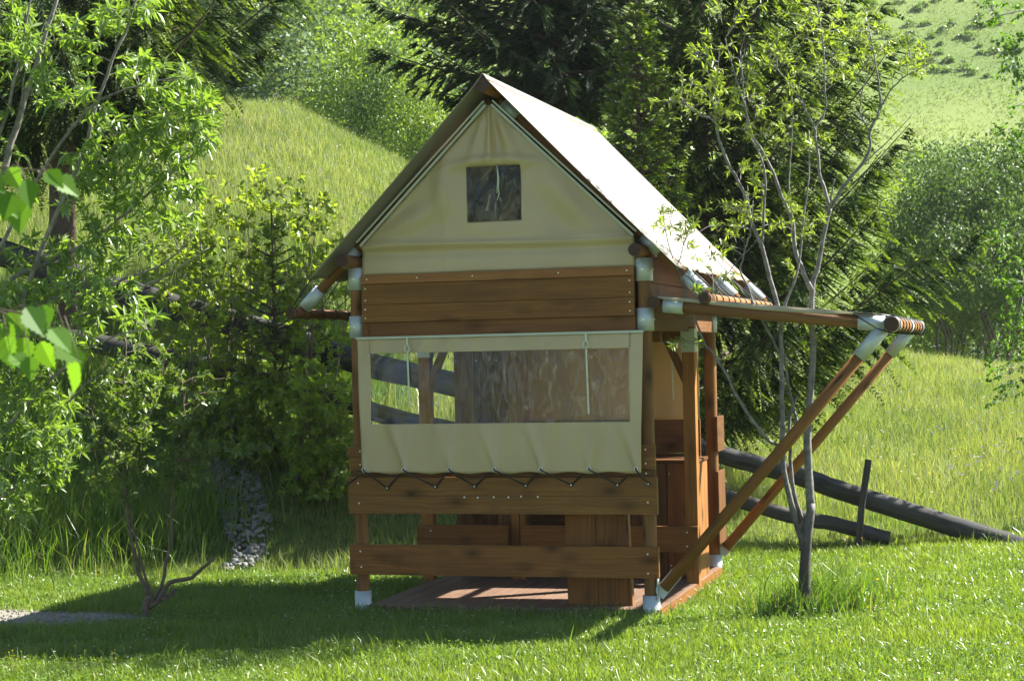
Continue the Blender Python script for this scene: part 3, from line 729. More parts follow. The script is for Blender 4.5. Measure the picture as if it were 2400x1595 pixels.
log([(-150, 520, 17.5), (0, 592, 17.4), (180, 650, 17.3), (420, 722, 17.2), (640, 782, 17.1), (850, 852, 17), (1071, 902, 16.8), (1300, 965, 16.6), (1620, 1030, 16.3)], .135, .105)
log([(-100, 760, 17.4), (200, 800, 17.4), (500, 862, 17.2), (690, 910, 17.1), (950, 985, 16.9), (1300, 1060, 16.6), (1620, 1125, 16.35)], .10, .08)
for pts in (((2036, 1076, 15.7), (2020, 1180, 15.7), (2010, 1262, 15.7)), ((1560, 930, 16.6), (1555, 1250, 16.3)), ((-60, 480, 17.7), (-50, 800, 17.5)), ((760, 760, 17.3), (755, 1050, 17.1))):
    P = [at(*p[:2], v=p[2]) for p in pts]; P[-1][2] = min(P[-1][2], ground_at(P[-1][0], P[-1][1])-.05)
    b = MB()
    for i in range(len(P)-1): b.bar(P[i], P[i+1], .055, .05, (0, 1, 0))
    b.build('stake', M['grey_log'], fence, bevel=.004)

# ================================================================== vegetation tools
def px_of(p):
    d = np.asarray(p)-CAM; w_ = d@FW; return 1200+FPX*(d@R2)/w_, 797.5-FPX*(d@U2)/w_
def wstem(pts, v0, dv=0., r0=.02, r1=.006, jit=.0, sub=3):
    """smooth world path through measured points, with a drift in depth"""
    n = len(pts); P = []
    k0 = rnd.uniform(-dv, dv)
    for i, p in enumerate(pts):
        v = (p[2] if len(p) > 2 else v0)+k0*i/max(n-1, 1); P.append(at(p[0], p[1], v=v))
    Q = []
    for i in range(n-1):
        a, b, c, d = P[max(i-1, 0)], P[i], P[i+1], P[min(i+2, n-1)]
        for k in range(sub):
            t = k/sub; Q.append(.5*((2*b)+(c-a)*t+(2*a-5*b+4*c-d)*t*t+(3*b-a-3*c+d)*t**3))
    Q.append(P[-1]); Q = np.array(Q)
    if jit: Q[1:-1] += NR.normal(0, jit, (len(Q)-2, 3))
    return Q, np.linspace(r0, r1, len(Q))
def leaves_on(path, n, L, W, spread=.8, droop=.1, start=.25, rng=NR, whorl=0.):
    """base points, directions and normals of leaves along a twig"""
    path = np.asarray(path); m = len(path)
    t = rng.uniform(start, 1, n)**.8*(m-1); i = np.minimum(t.astype(int), m-2); f = (t-i)[:, None]
    P = path[i]*(1-f)+path[i+1]*f; T = nrmz(path[i+1]-path[i])
    R = nrmz(rng.normal(0, 1, (n, 3))); R = nrmz(R-T*np.sum(R*T, 1, keepdims=True))
    D = nrmz(T*(1-spread*.55)+R*spread+np.array([0, 0, -droop])); N = nrmz(np.array([[0, 0, 1.]])+rng.normal(0, .45, (n, 3)))
    return P, D, N
def plant(name, label, cat, stems, clusters, v0, dv, leafm, barkm, L, W, per=9, maxd=240, spread=.8, droop=.1, group=None,
          fold=.2, base=None, mid=.45, twr=.0028, up=.25, pivot=None, crown_name='leaves', trunk_name='stem', start=.25, planar=0.):
    """stems: (path, radii); clusters: (cx, cy, rx, ry, count[, depth offset]) in measured coordinates"""
    b0 = base if base is not None else stems[0][0][0]
    root = empty(name, b0, label, cat, group)
    tb = MB()
    for Q, r in stems: tb.tube(list(Q), list(r), 8 if r[0] > .012 else 5, wob=.05 if r[0] > .012 else 0)
    SP = np.concatenate([q for q, r in stems]); SX, SY = px_of(SP.T[:, :].T) if False else (np.array([px_of(p) for p in SP]).T)
    LP = []; LD = []; LN = []
    for c in clusters:
        cx, cy, rx, ry, n = c[:5]; dz = c[5] if len(c) > 5 else 0
        for _ in range(n):
            while True:
                a, b = rnd.uniform(-1, 1), rnd.uniform(-1, 1)
                if a*a+b*b < 1: break
            tx, ty = cx+a*rx, cy+b*ry
            v = v0+dz+rnd.uniform(-dv, dv)
            T = at(tx, ty, v=v)
            cost = np.hypot(SX-tx, SY-ty)+np.where(SY < ty-5, 120*up*4, 0)+NR.uniform(0, 40, len(SX)); k = int(np.argmin(cost))
            S = SP[k]; d = T-S; ln = np.linalg.norm(d)
            mx_ = maxd/FPX*v
            if ln > mx_: S = T-d/ln*mx_*rnd.uniform(.5, 1)
            m1 = S*.5+T*.5+np.array([0, 0, up*ln*rnd.uniform(.1, .5)])+NR.normal(0, .06*min(ln, mx_), 3)
            path = [S, S*.45+m1*.4+T*.15, m1*.45+T*.5+S*.05, T]
            tb.tube(path, [twr*1.5, twr*1.2, twr, twr*.5], 4, caps=False)
            k_ = max(3, int(per*rnd.uniform(.6, 1.4)))
            P, D, N = leaves_on(path, k_, L, W, spread, droop, start)
            # a rosette at the twig's tip
            LP.append(P); LD.append(D); LN.append(N)
    LP = np.concatenate(LP); LD = np.concatenate(LD); LN = np.concatenate(LN); n = len(LP)
    s = NR.uniform(.55, 1.15, n)
    V, F, U = leaf_geo(LP, LD, LN, L*s, W*s, mid, fold, .12)
    tb.build(trunk_name, barkm, root)
    me = npmesh(crown_name, V, F, leafm, U); link(crown_name, me, root)
    return root

# ------------------------------------------------------------------ spruces
def spruce_branch(L, seed, dens=1., dr=0.5, curl=.25):
    """one branch along +X rising/drooping in Z, with combed hanging twigs"""
    r = np.random.default_rng(seed); P = []; D = []; N = []; T = []
    ax = lambda s: np.stack([s*L, .06*L*np.sin(s*3+seed), L*curl*(s**2-.35*s)], -1)
    n = int(L/.036*dens); S_ = []
    s = np.sort(r.uniform(.06, 1, n)); B = ax(s)
    for i in range(n):
        side = 1 if i % 2 else -1; l = ((.36+.14*dr)*(1-s[i])**.7+.10)*min(L, 2.5)/2.2*r.uniform(.55, 1.15)+.03
        d = np.array([r.uniform(.35, .95), side*r.uniform(.15, 1.0), -dr*r.uniform(.05, 1.15)])+r.normal(0, .12, 3); d /= np.linalg.norm(d)
        e = np.cross(d, np.array([0, 0, 1.])+r.normal(0, .5, 3)); e /= np.linalg.norm(e); f = np.cross(e, d)
        droop_ = np.array([0, 0, -dr*r.uniform(.2, .8)*l])
        # the twig itself: three strips rolled about its axis, then short side sprays in herringbone
        for th in (0, 1.05, 2.1):
            P.append(B[i][None]); D.append((d*l+droop_)[None]); N.append((e*math.cos(th)+f*math.sin(th))[None]); T.append(np.array([0.])); S_.append(np.array([[l, .022]]))
        m = max(2, int(l/.022)); q = np.linspace(.18, .95, m)[:, None]; pts = B[i]+(d*l)*q+droop_*q*q
        for sg in (-1, 1):
            P.append(pts); D.append(nrmz(d[None]*.8+e[None]*.6*sg+r.normal(0, .14, (m, 3)))); N.append(f[None]+r.normal(0, .35, (m, 3)))
            T.append(np.clip((q[:, 0]-.5)*2.2, 0, 1)*(.3+.7*s[i])*(r.uniform() < .8)); S_.append(np.stack([(.085-.045*q[:, 0])*r.uniform(.7, 1.2, m), np.full(m, .019)], 1))
        P.append(pts[-1:]); D.append(d[None]+droop_*2); N.append(f[None]); T.append(np.array([(.35+.65*s[i])*(r.uniform() < .85)])); S_.append(np.array([[.055, .02]]))
    T = [np.concatenate(T)]; PROTO_S[(L, seed)] = np.concatenate(S_)
    return np.concatenate(P), np.concatenate(D), np.concatenate(N), np.concatenate(T), ax(np.linspace(0, 1, 7))
PROTO = {}; PROTO_S = {}
def spruce(name, label, u, v, h, prof, mats_, seed, fill=0, whorl=.34, per=6, pitch=lambda z, az: .2, dens=1., z0=.5, dr=.5, needle=(.075, .024), r0=.14, bias=None, cat='spruce', group=None, yfade=1.):
    x, y = uv2w(u, v); z = float(H(u, v)); r = np.random.default_rng(seed)
    root = empty(name, (x, y, z), label, cat, group)
    tb = MB(); zs = np.linspace(-.15, h, 24)
    lean = r.uniform(-.02, .02, 2)
    tb.tube([(x+lean[0]*q, y+lean[1]*q, z+q) for q in zs], [max(r0*(1-q/h)**.85, .008) for q in zs], 14, wob=.04)
    VV_ = []; zc = z0
    while zc < h-.05:
        a0 = r.uniform(0, 6.28)
        for k in range(per+fill):
            az = a0+k*6.283/per+r.normal(0, .12) if k < per else r.uniform(0, 6.28); q = zc+r.uniform(-.5, .5)*whorl*(.35 if k < per else 1)
            if q > h-.04: continue
            L = prof(q/h)*r.uniform(.8, 1.12)*(1 if k < per else .5)
            if bias: L *= bias(az, q)
            if L < .08: continue
            Lk = round(L/.25)*.25 if L > .6 else round(L/.1)*.1
            Lk = max(Lk, .1); key = (Lk, r.integers(0, 3), dens, dr)
            sd_ = int(Lk*100)+int(key[1])*7+1
            if key not in PROTO: PROTO[key] = spruce_branch(Lk, sd_, dens, dr)+(PROTO_S.pop((Lk, sd_)),)
            P, D, N, T, A, Z_ = PROTO[key]
            pt = pitch(q/h, az)+r.normal(0, .07); sc = L/Lk
            ca, sa = math.cos(az), math.sin(az); cp, sp = math.cos(pt), math.sin(pt)
            Rm = np.array([[ca, -sa, 0], [sa, ca, 0], [0, 0, 1]])@np.array([[cp, 0, -sp], [0, 1, 0], [sp, 0, cp]])
            o = np.array([x+lean[0]*q, y+lean[1]*q, z+q])
            VV_.append((P@Rm.T*sc+o, D@Rm.T, N@Rm.T, T*yfade, Z_))
            tb.tube(list(A@Rm.T*sc+o), list(np.linspace(.012+.008*min(L, 2), .003, len(A))), 5, caps=False)
        zc += whorl*(1-.35*zc/h)
    P, D, N, T, Z_ = (np.concatenate([q[i] for q in VV_]) for i in range(5)); n = len(P)
    s = r.uniform(.7, 1.25, n)
    V, F, U = leaf_geo(P, D, N, Z_[:, 0]*(.85+.3*s-.15)*needle[0], Z_[:, 1]*s*needle[1], .42, .1, .05, T)
    tb.build('trunk', M['bark_dark'], root); link('crown', npmesh('crown', V, F, M[mats_], U), root)
    print(name, 'sprays', n); return root

def cone(mx, p=1.): return lambda q: mx*min(1, (1-q)**.8*1.25)*(.8 if q < .12 else 1)
SPR = []
def right_bias(az, q):
    return (.72+.33*math.cos(az-YAW))*(1-.45*max(0, math.cos(az-2.21)))
def _old(az, q):   # longer branches towards the open right side
    d = math.cos(az-YAW); return .8+.25*max(d, 0)
spruce('spruce_tree', 'big dark spruce right behind the hut, long rising branches with yellow tips on its right', 1.86, 18.0, 7.1, (lambda q: 2.9*min(1, (1-q)**.65*1.2)), 'spruce', 5,
       whorl=.44, per=9, fill=5, pitch=lambda z, az: .18+.42*max(math.cos(az-YAW), 0)*min(1, .45+1.2*z), z0=.7, dens=1.05, dr=.95, needle=(.9, 1.), r0=.15, bias=right_bias)
spruce('spruce_tree', 'dark level-branched spruce behind the ridge of the hut, left of the biggest one', .62, 21.0, 9.0, cone(2.6), 'spruce_dark', 6,
       whorl=.33, per=8, fill=6, pitch=lambda z, az: .06, z0=3.3, dens=.8, dr=.5, needle=(1, 1.2), r0=.14)
spruce('spruce_tree', 'slender young spruce with fresh yellow-green shoots just right of the roof ridge', 1.22, 16.7, 4.95, cone(.85), 'spruce_light', 8,
       whorl=.16, per=7, pitch=lambda z, az: .35, z0=.5, dens=1.1, dr=.4, needle=(.9, .85), r0=.06)
spruce('spruce_tree', 'tall dark spruce behind the willow at the left edge, bare brown lower trunk', -4.45, 18., 9.5, cone(2.55), 'spruce', 9,
       whorl=.34, per=9, pitch=lambda z, az: .12+.3*max(math.cos(az-YAW), 0), z0=2.3, dens=.95, dr=1.0, needle=(1, 1.), r0=.15)
spruce('spruce_sapling', 'small thin spruce sapling above the shrubs left of the hut', -2.16, 16.5, 2.3, cone(.72), 'spruce_light', 12,
       whorl=.17, per=5, pitch=lambda z, az: .25, z0=.6, dens=.8, dr=.2, needle=(.7, .6), r0=.022, cat='spruce sapling', yfade=.5)

# ------------------------------------------------------------------ the young tree at the right
vy = float(w2uv(2.97, .18)[1])
st = []
def S(pts, r0, r1, v=None, dv=.15, jit=.0018): st.append(wstem(pts, v or vy, dv, r0, r1, jit))
S([(1893, 1450), (1888, 1390), (1886, 1331), (1894, 1254), (1901, 1178)], .046, .027, dv=0)
S([(1900, 1190), (1895, 1101), (1893, 999), (1901, 897), (1906, 795), (1902, 765), (1903, 679), (1919, 612), (1934, 536), (1947, 487)], .028, .012, dv=.05)
S([(1947, 487), (1985, 425), (2018, 388), (2039, 347), (2039, 306), (2062, 255), (2059, 194), (2050, 140), (2039, 77)], .013, .004)
S([(2062, 255), (2085, 215), (2115, 184), (2160, 160), (2202, 138)], .006, .003)
S([(2039, 310), (2022, 280), (2016, 255), (2023, 204), (2044, 153)], .007, .003)
S([(2020, 386), (2060, 350), (2100, 310), (2140, 265)], .005, .002)
S([(1945, 490), (1932, 440), (1921, 408), (1917, 355), (1909, 306), (1922, 280), (1934, 255), (1932, 190), (1929, 102), (1916, 15), (1905, -60)], .012, .004)
S([(1945, 485), (1950, 450), (1956, 420)], .008, .005)
S([(1909, 306), (1906, 293), (1890, 262), (1865, 219), (1845, 190), (1830, 173), (1800, 130)], .008, .003)
S([(1903, 679), (1878, 628), (1863, 577), (1858, 525), (1846, 490), (1832, 459), (1814, 408), (1789, 357), (1763, 316), (1748, 255), (1740, 190), (1735, 120)], .016, .004)
S([(1858, 525), (1850, 440), (1852, 380), (1858, 300), (1855, 220)], .006, .003)
S([(1880, 1290), (1878, 1264), (1857, 1188), (1837, 1101), (1835, 999), (1832, 897), (1830, 795), (1830, 740)], .021, .013, dv=.05)
S([(1830, 745), (1804, 648), (1786, 577), (1763, 525), (1743, 449), (1712, 393), (1684, 327), (1677, 286), (1655, 275), (1631, 265), (1600, 240)], .015, .004)
S([(1830, 745), (1840, 710), (1855, 679), (1870, 628), (1881, 536), (1896, 408), (1896, 306)], .012, .004)
S([(1786, 577), (1790, 500), (1794, 408), (1775, 350), (1753, 306), (1748, 255), (1720, 170), (1700, 90)], .009, .003)
S([(1677, 286), (1676, 230), (1680, 170), (1690, 100)], .006, .003)
S([(1882, 1262), (1878, 1218), (1860, 1152), (1853, 1076), (1850, 989), (1858, 950), (1870, 928)], .017, .007)
S([(1893, 1022), (1870, 989), (1855, 938), (1845, 887), (1838, 830), (1827, 828)], .011, .007)
S([(1827, 828), (1800, 775), (1771, 722), (1754, 676), (1735, 635), (1739, 612), (1750, 570), (1761, 538), (1765, 470)], .009, .003)
S([(1830, 1050), (1789, 1019), (1733, 938), (1702, 877), (1666, 820), (1653, 807), (1625, 738), (1611, 699), (1598, 655), (1586, 628), (1570, 586), (1560, 540)], .012, .003)
S([(1586, 628), (1598, 589), (1605, 550)], .004, .002)
S([(1625, 738), (1640, 720), (1690, 660), (1740, 600), (1790, 550)], .004, .002)
cl = [(1640, 120, 45, 50, 7), (1650, 210, 60, 60, 12), (1620, 230, 55, 40, 8), (1570, 250, 50, 30, 6), (1720, 170, 60, 70, 16), (1710, 240, 40, 40, 7), (1800, 130, 60, 60, 12),
      (1870, 60, 70, 60, 16), (1960, 40, 80, 50, 16), (2030, 80, 60, 50, 10), (2000, 130, 60, 50, 8), (2100, 115, 60, 30, 14), (2150, 150, 50, 30, 9), (1930, 170, 60, 50, 10),
      (1990, 170, 40, 30, 5), (2100, 170, 60, 30, 6), (1780, 290, 60, 30, 7), (1850, 320, 50, 30, 8), (1920, 330, 40, 22, 6), (1780, 400, 50, 50, 9), (1740, 400, 50, 30, 5),
      (1800, 480, 80, 50, 17), (1840, 520, 70, 50, 14), (1740, 500, 50, 40, 7), (1690, 480, 40, 35, 6), (1700, 540, 40, 25, 5), (1850, 620, 30, 15, 3), (1900, 520, 40, 30, 4),
      (1580, 505, 45, 18, 6), (1560, 540, 45, 30, 7), (1620, 520, 35, 22, 5), (1650, 590, 40, 40, 7), (1640, 660, 30, 25, 5), (1700, 640, 25, 15, 3), (1572, 802, 22, 12, 3), (1633, 795, 14, 8, 2),
      (1700, 575, 18, 10, 2), (2060, 300, 30, 40, 3), (1830, 240, 60, 60, 9), (1790, 20, 80, 40, 8), (1700, 30, 70, 30, 4), (1640, 160, 60, 60, 12), (1720, 260, 60, 50, 10), (1900, 110, 90, 60, 14), (1990, 90, 80, 50, 12), (1820, 200, 70, 50, 10)]
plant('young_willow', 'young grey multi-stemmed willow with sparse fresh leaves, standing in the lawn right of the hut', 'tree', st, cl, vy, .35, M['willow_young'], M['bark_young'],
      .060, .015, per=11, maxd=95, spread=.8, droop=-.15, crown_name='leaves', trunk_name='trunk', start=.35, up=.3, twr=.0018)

# ------------------------------------------------------------------ sapling at the left
vp = float(w2uv(-1.38, -.47)[1]); st = []
def S(pts, r0, r1, v=None, dv=.1, jit=.003): st.append(wstem(pts, v or vp, dv, r0, r1, jit))
S([(347, 1455), (340, 1425), (352, 1395)], .034, .024, dv=0)
S([(352, 1400), (327, 1346), (309, 1270), (298, 1203), (296, 1122), (286, 1040), (281, 963), (288, 897), (296, 826), (290, 790)], .015, .003)
S([(356, 1400), (337, 1336), (321, 1270), (306, 1203), (290, 1130), (240, 1040), (215, 960)], .011, .003)
S([(350, 1415), (378, 1372), (388, 1326), (403, 1254), (401, 1152), (423, 1081), (434, 1014), (431, 950), (425, 880)], .014, .003)
S([(350, 1420), (370, 1405), (398, 1366), (449, 1351), (474, 1331), (503, 1303)], .020, .009, jit=.004)
S([(375, 1405), (395, 1395), (410, 1380)], .020, .013)
S([(296, 1110), (340, 1000), (375, 900), (390, 820)], .006, .002)
S([(423, 1081), (480, 1060), (560, 1060), (635, 1050)], .004, .002)
cl = [(320, 840, 70, 60, 24), (370, 880, 55, 70, 24), (290, 920, 80, 60, 34), (350, 980, 90, 60, 34), (230, 950, 60, 60, 16), (270, 1040, 90, 55, 30), (400, 1020, 90, 60, 30),
      (460, 960, 60, 60, 18), (340, 1090, 90, 40, 26), (250, 1110, 60, 40, 12), (480, 1060, 80, 40, 20), (600, 1055, 45, 16, 9), (430, 1110, 60, 30, 10), (520, 900, 40, 40, 6), (300, 1150, 60, 25, 8)]
plant('leafy_sapling', 'small crooked multi-stemmed sapling beside the gravel patch at lower left, one branch sawn off', 'sapling', st, cl, vp, .4, M['sap'], M['bark_brown'],
      .056, .031, per=13, maxd=90, spread=.8, droop=.0, trunk_name='trunk', twr=.002)

# ------------------------------------------------------------------ big willow bush at the left edge
vw = 11.2; st = []
def S(pts, r0, r1, v=None, dv=.5, jit=.004): st.append(wstem(pts, v or vw, dv, r0, r1, jit, 4))
S([(-120, 1480), (-140, 1200), (-100, 900), (10, 400), (60, 230), (110, 80), (150, -80)], .034, .009, dv=.2)
S([(-130, 1300), (-60, 1000), (40, 760), (90, 600), (190, 370), (250, 180), (300, 60), (330, -60)], .022, .006)
S([(-140, 1200), (-40, 900), (80, 720), (200, 690), (290, 655), (380, 620), (450, 560)], .018, .004)
S([(-130, 1150), (0, 700), (100, 620), (220, 560), (330, 470), (420, 390), (500, 330)], .018, .004)
S([(-140, 1200), (0, 850), (160, 760), (300, 690), (400, 640), (490, 580)], .014, .003)
S([(-140, 1200), (20, 1000), (150, 860), (260, 790), (360, 770)], .014, .003)
S([(-140, 1250), (0, 1100), (120, 980), (200, 900), (240, 880)], .012, .003)
S([(-140, 1300), (-20, 1180), (80, 1120), (160, 1120)], .012, .003)
S([(-60, 700), (60, 470), (200, 260), (330, 200), (430, 180)], .014, .004)
S([(-80, 500), (20, 250), (60, 60), (80, -60)], .014, .004)
S([(40, 300), (70, 150), (150, 90), (230, 100)], .006, .002)
cl = [(470, 200, 35, 35, 7), (400, 190, 70, 45, 26), (330, 160, 50, 40, 14), (450, 250, 60, 45, 26), (370, 260, 60, 50, 24), (270, 290, 70, 50, 18), (480, 300, 35, 40, 12), (190, 210, 50, 30, 5),
      (100, 200, 60, 40, 14), (280, 40, 60, 40, 18), (360, 10, 40, 30, 8), (200, 60, 60, 60, 14), (40, 60, 50, 60, 16), (150, 110, 60, 60, 8), (60, 110, 50, 50, 10), (320, 350, 110, 40, 34), (430, 350, 70, 40, 20),
      (215, 370, 70, 50, 12), (300, 430, 110, 50, 40), (420, 430, 50, 45, 18), (150, 470, 90, 60, 9), (290, 510, 110, 50, 26), (400, 500, 70, 40, 18), (120, 590, 110, 40, 15), (280, 590, 110, 40, 24), (50, 690, 80, 60, 26), (160, 670, 90, 50, 28),
      (270, 700, 70, 50, 22), (330, 740, 40, 40, 8), (60, 800, 90, 70, 34), (180, 780, 60, 50, 18), (60, 930, 90, 70, 50), (140, 960, 50, 60, 20), (50, 1050, 80, 70, 44), (130, 1090, 50, 60, 22), (40, 1160, 70, 50, 22), (170, 1040, 30, 40, 6),
      (-60, 300, 90, 300, 60), (-60, 900, 100, 300, 60), (0, 380, 60, 60, 12)]
plant('willow_bush', 'large willow bush with long glossy narrow leaves along the left edge', 'willow', st, cl, vw, .55, M['willow'], M['bark_grey'],
      .095, .025, per=13, maxd=90, spread=.7, droop=.25, trunk_name='trunk', start=.2, twr=.0016)

# ------------------------------------------------------------------ elder-like shrubs behind, left of the hut
shr = [(520, 16.9, [(400, 150), (600, 90)], 'light shrub with thin upright stems left of centre, between the willow and the spruce sapling', 470, 130),
       (640, 16.7, [], 'tall bright shrub under the spruce sapling, left of the eave of the hut', 440, 110),
       (735, 16.4, [], 'yellow-green shrub against the left side of the hut, below the roof corner', 500, 90),
       (440, 16.6, [], 'shrub in half shade behind the willow bush and the leafy sapling', 560, 110)]
for (cx, v, _, lab, top, rx) in shr:
    st = []; gy = 1150 if cx < 500 or cx > 600 else 1085
    for k in range(7):
        bx = cx+rnd.uniform(-.45, .45)*rx; tx = cx+rnd.uniform(-1, 1)*rx; ty = top+rnd.uniform(0, 160)
        vv = v+rnd.uniform(-.5, .5); b0 = at(bx, gy, v=vv); b0[2] = ground_at(b0[0], b0[1]); g = px_of(b0)
        st.append(wstem([(g[0], g[1]), (bx*.7+tx*.3+rnd.uniform(-8, 8), gy*.7+ty*.3), (bx*.35+tx*.65+rnd.uniform(-8, 8), gy*.35+ty*.65), (tx, ty)], vv, .3, .009, .003, .004, 5))
    cl = []
    for k in range(10):
        yy = top+k*((1110 if cx > 600 else 1040)-top)/9
        cl.append((cx, yy, rx*(.55+.45*math.sin((k+1)*.33)), 60, 26))
    root = plant('broadleaf_shrub', lab, 'shrub', st, cl, v, .7, M['elder'], M['bark_brown'], .068, .040, per=13, maxd=70, spread=.9, droop=.05, fold=.12, twr=.002, up=.12)
# darker low growth in the shade
for cx, cy, rx, v, lab in ((745, 1000, 95, 15.9, 'low dark green bush in the shade against the left post of the hut'), (600, 1010, 90, 16.4, 'low dark green bush above the stone heap')):
    st = [];
    for k in range(7):
        b0 = at(cx+rnd.uniform(-50, 50), 1150 if cx > 700 else 1090, v=v); b0[2] = ground_at(b0[0], b0[1]); g = px_of(b0)
        st.append(wstem([(g[0], g[1]), (g[0]+rnd.uniform(-20, 20), 1060), (cx+rnd.uniform(-1, 1)*rx, 900+rnd.uniform(0, 60))], v, .2, .01, .003, .003, 4))
    plant('dark_bush', lab, 'bush', st, [(cx, 930, rx, 50, 70), (cx, 1000, rx, 55, 90), (cx, 1065, rx*.95, 35, 80)]+([(cx, 1130, rx, 40, 90)] if cx > 700 else []), v, .45, M['elder'], M['bark_brown'], .07, .042, per=10, maxd=60, spread=.9, twr=.002)

# ------------------------------------------------------------------ birch at the right edge, hanging twigs
vb = 16.5; st = []
xb, yb = uv2w(5.35, 16.8); zb = ground_at(xb, yb)
def SW(P, r0, r1): P = np.array(P, float); st.append((P, np.linspace(r0, r1, len(P))))
base = np.array([xb, yb, zb])
SW([base+[0, 0, -.1], base+[.03, 0, 1.5], base+[-.02, .03, 3.2], base+[.05, 0, 5.2], base+[.02, 0, 7.5]], .12, .02)
for tx, ty in ((2290, -60), (2330, 40), (2380, 120), (2350, 560), (2400, 660), (2420, 380), (2500, 200), (2460, -100), (2520, 600), (2560, 500), (2480, 400)):
    T = at(tx, ty, v=vb+rnd.uniform(-.6, .6)); r_ = rnd.uniform(.5, .8); S0 = base+np.array([0, 0, min(max(T[2]-zb-.6, 1.4), 7)]); mid_ = S0*.4+T*.6+np.array([0, 0, .35])
    SW([S0, S0*.7+T*.3+np.array([0, 0, .25]), mid_, T], .02, .005)
cl = [(2310, 10, 45, 60, 18), (2350, 70, 45, 70, 26), (2385, 130, 40, 60, 18), (2350, 170, 20, 25, 5), (2380, 220, 25, 40, 8), (2395, 190, 20, 60, 10), (2360, 300, 40, 20, 7), (2385, 330, 25, 40, 10), (2395, 380, 15, 30, 5),
      (2340, 560, 40, 50, 12), (2375, 640, 30, 60, 14), (2350, 700, 50, 50, 14), (2380, 790, 30, 70, 18), (2340, 830, 40, 60, 14), (2320, 900, 20, 50, 9), (2385, 900, 20, 40, 6), (2310, 940, 12, 20, 3), (2390, 1030, 12, 12, 2),
      (2500, 0, 90, 150, 50), (2520, 300, 90, 150, 50), (2500, 600, 90, 150, 50), (2490, 850, 70, 120, 30), (2600, 200, 100, 300, 50)]
plant('birch_tree', 'birch at the right edge with fine hanging twigs and small glinting leaves', 'birch', st, cl, vb, .5, M['birch'], M['bark_birch'], .042, .034, per=12, maxd=90, spread=.8, droop=.5,
      base=base, trunk_name='trunk', start=.1, up=.05, twr=.0018)

# ------------------------------------------------------------------ near birch: a few big leaves at the left edge
def toothed_leaf(L):
    pts = [(0, 0)]; prof = [(.08, .20), (.2, .36), (.33, .42), (.47, .37), (.6, .28), (.74, .18), (.87, .09)]
    rt = []
    for i, (a, w_) in enumerate(prof): rt += [(a-.03, w_*.93), (a+.03, w_*1.04), (a+.045, w_*.9)]
    return [(0, 0)]+[(a*L, -w_*L) for a, w_ in rt]+[(L, 0)]+[(a*L, w_*L) for a, w_ in rt[::-1]]
xb, yb = uv2w(-3.5, 4.4); base = np.array([xb, yb, 0.])
root = empty('birch_tree', base, 'birch at the far left edge, close by, with a few large toothed leaves in view', 'birch')
tb = MB(); tb.tube([base+[0, 0, -.1], base+[.02, 0, 1.2], base+[0, .03, 2.4], base+[.04, 0, 4.2]], [.055, .045, .032, .012], 14, wob=.03)
lv = {'v': [], 'f': []}
for sy, tips in ((430, [(20, 395), (60, 420), (110, 400), (30, 450), (75, 455), (10, 470), (130, 415), (50, 480), (-40, 400), (-70, 450)]),
                 (770, [(15, 735), (60, 720), (100, 715), (10, 790), (55, 790), (95, 800), (130, 800), (165, 820), (185, 850), (25, 830), (70, 835), (0, 760), (120, 770), (-60, 760), (-40, 820)])):
    a = base+np.array([0, 0, at(0, sy, v=2.6)[2]+.35]); t1 = at(tips[6][0]-40, sy-30, v=2.65)
    path = [a, a*.6+t1*.4+np.array([0, 0, .06]), a*.2+t1*.8+np.array([0, 0, .03]), t1]; tb.tube(path+[at(90, sy-25, v=2.62)], [.010, .006, .003, .0016, .0008], 6)
    t0 = at(-120, sy-20, v=2.7)
    for i, (tx, ty) in enumerate(tips):
        vq = 2.6+rnd.uniform(-.08, .12); tip = at(tx, ty, v=vq); s0 = at(tx-18-rnd.uniform(0, 20), sy-40+rnd.uniform(-15, 15), v=2.65)
        tb.tube([s0, s0*.5+tip*.5+np.array([0, 0, .004]), tip], [.0009, .0008, .0006], 4)
        L = rnd.uniform(.036, .054); D = RT*rnd.uniform(-.2, .7)+np.array([0, 0, -1.])*rnd.uniform(.3, 1)+FW*rnd.uniform(-.3, .3); D /= np.linalg.norm(D)
        N = -FW*rnd.uniform(.5, 1)+np.array([0, 0, 1])*rnd.uniform(.2, .8)+RT*rnd.uniform(-.5, .5); Sd = np.cross(D, N); Sd /= np.linalg.norm(Sd); N = np.cross(Sd, D)
        o = toothed_leaf(L); k0 = len(lv['v'])
        for (lx, ly) in o: lv['v'].append(tuple(tip+D*lx+Sd*ly+N*(abs(ly)*.25)))
        m = len(o); h = o.index((L, 0))
        lv['f'].append(tuple(range(k0, k0+h+1))); lv['f'].append((k0,)+tuple(range(k0+h, k0+m)))
tb.build('trunk', M['bark_brown'], root)
me = bpy.data.meshes.new('leaves'); me.from_pydata(lv['v'], [], [f for f in lv['f'] if len(set(f)) == len(f)]); me.materials.append(M['birch']); me.update(); link('leaves', me, root)

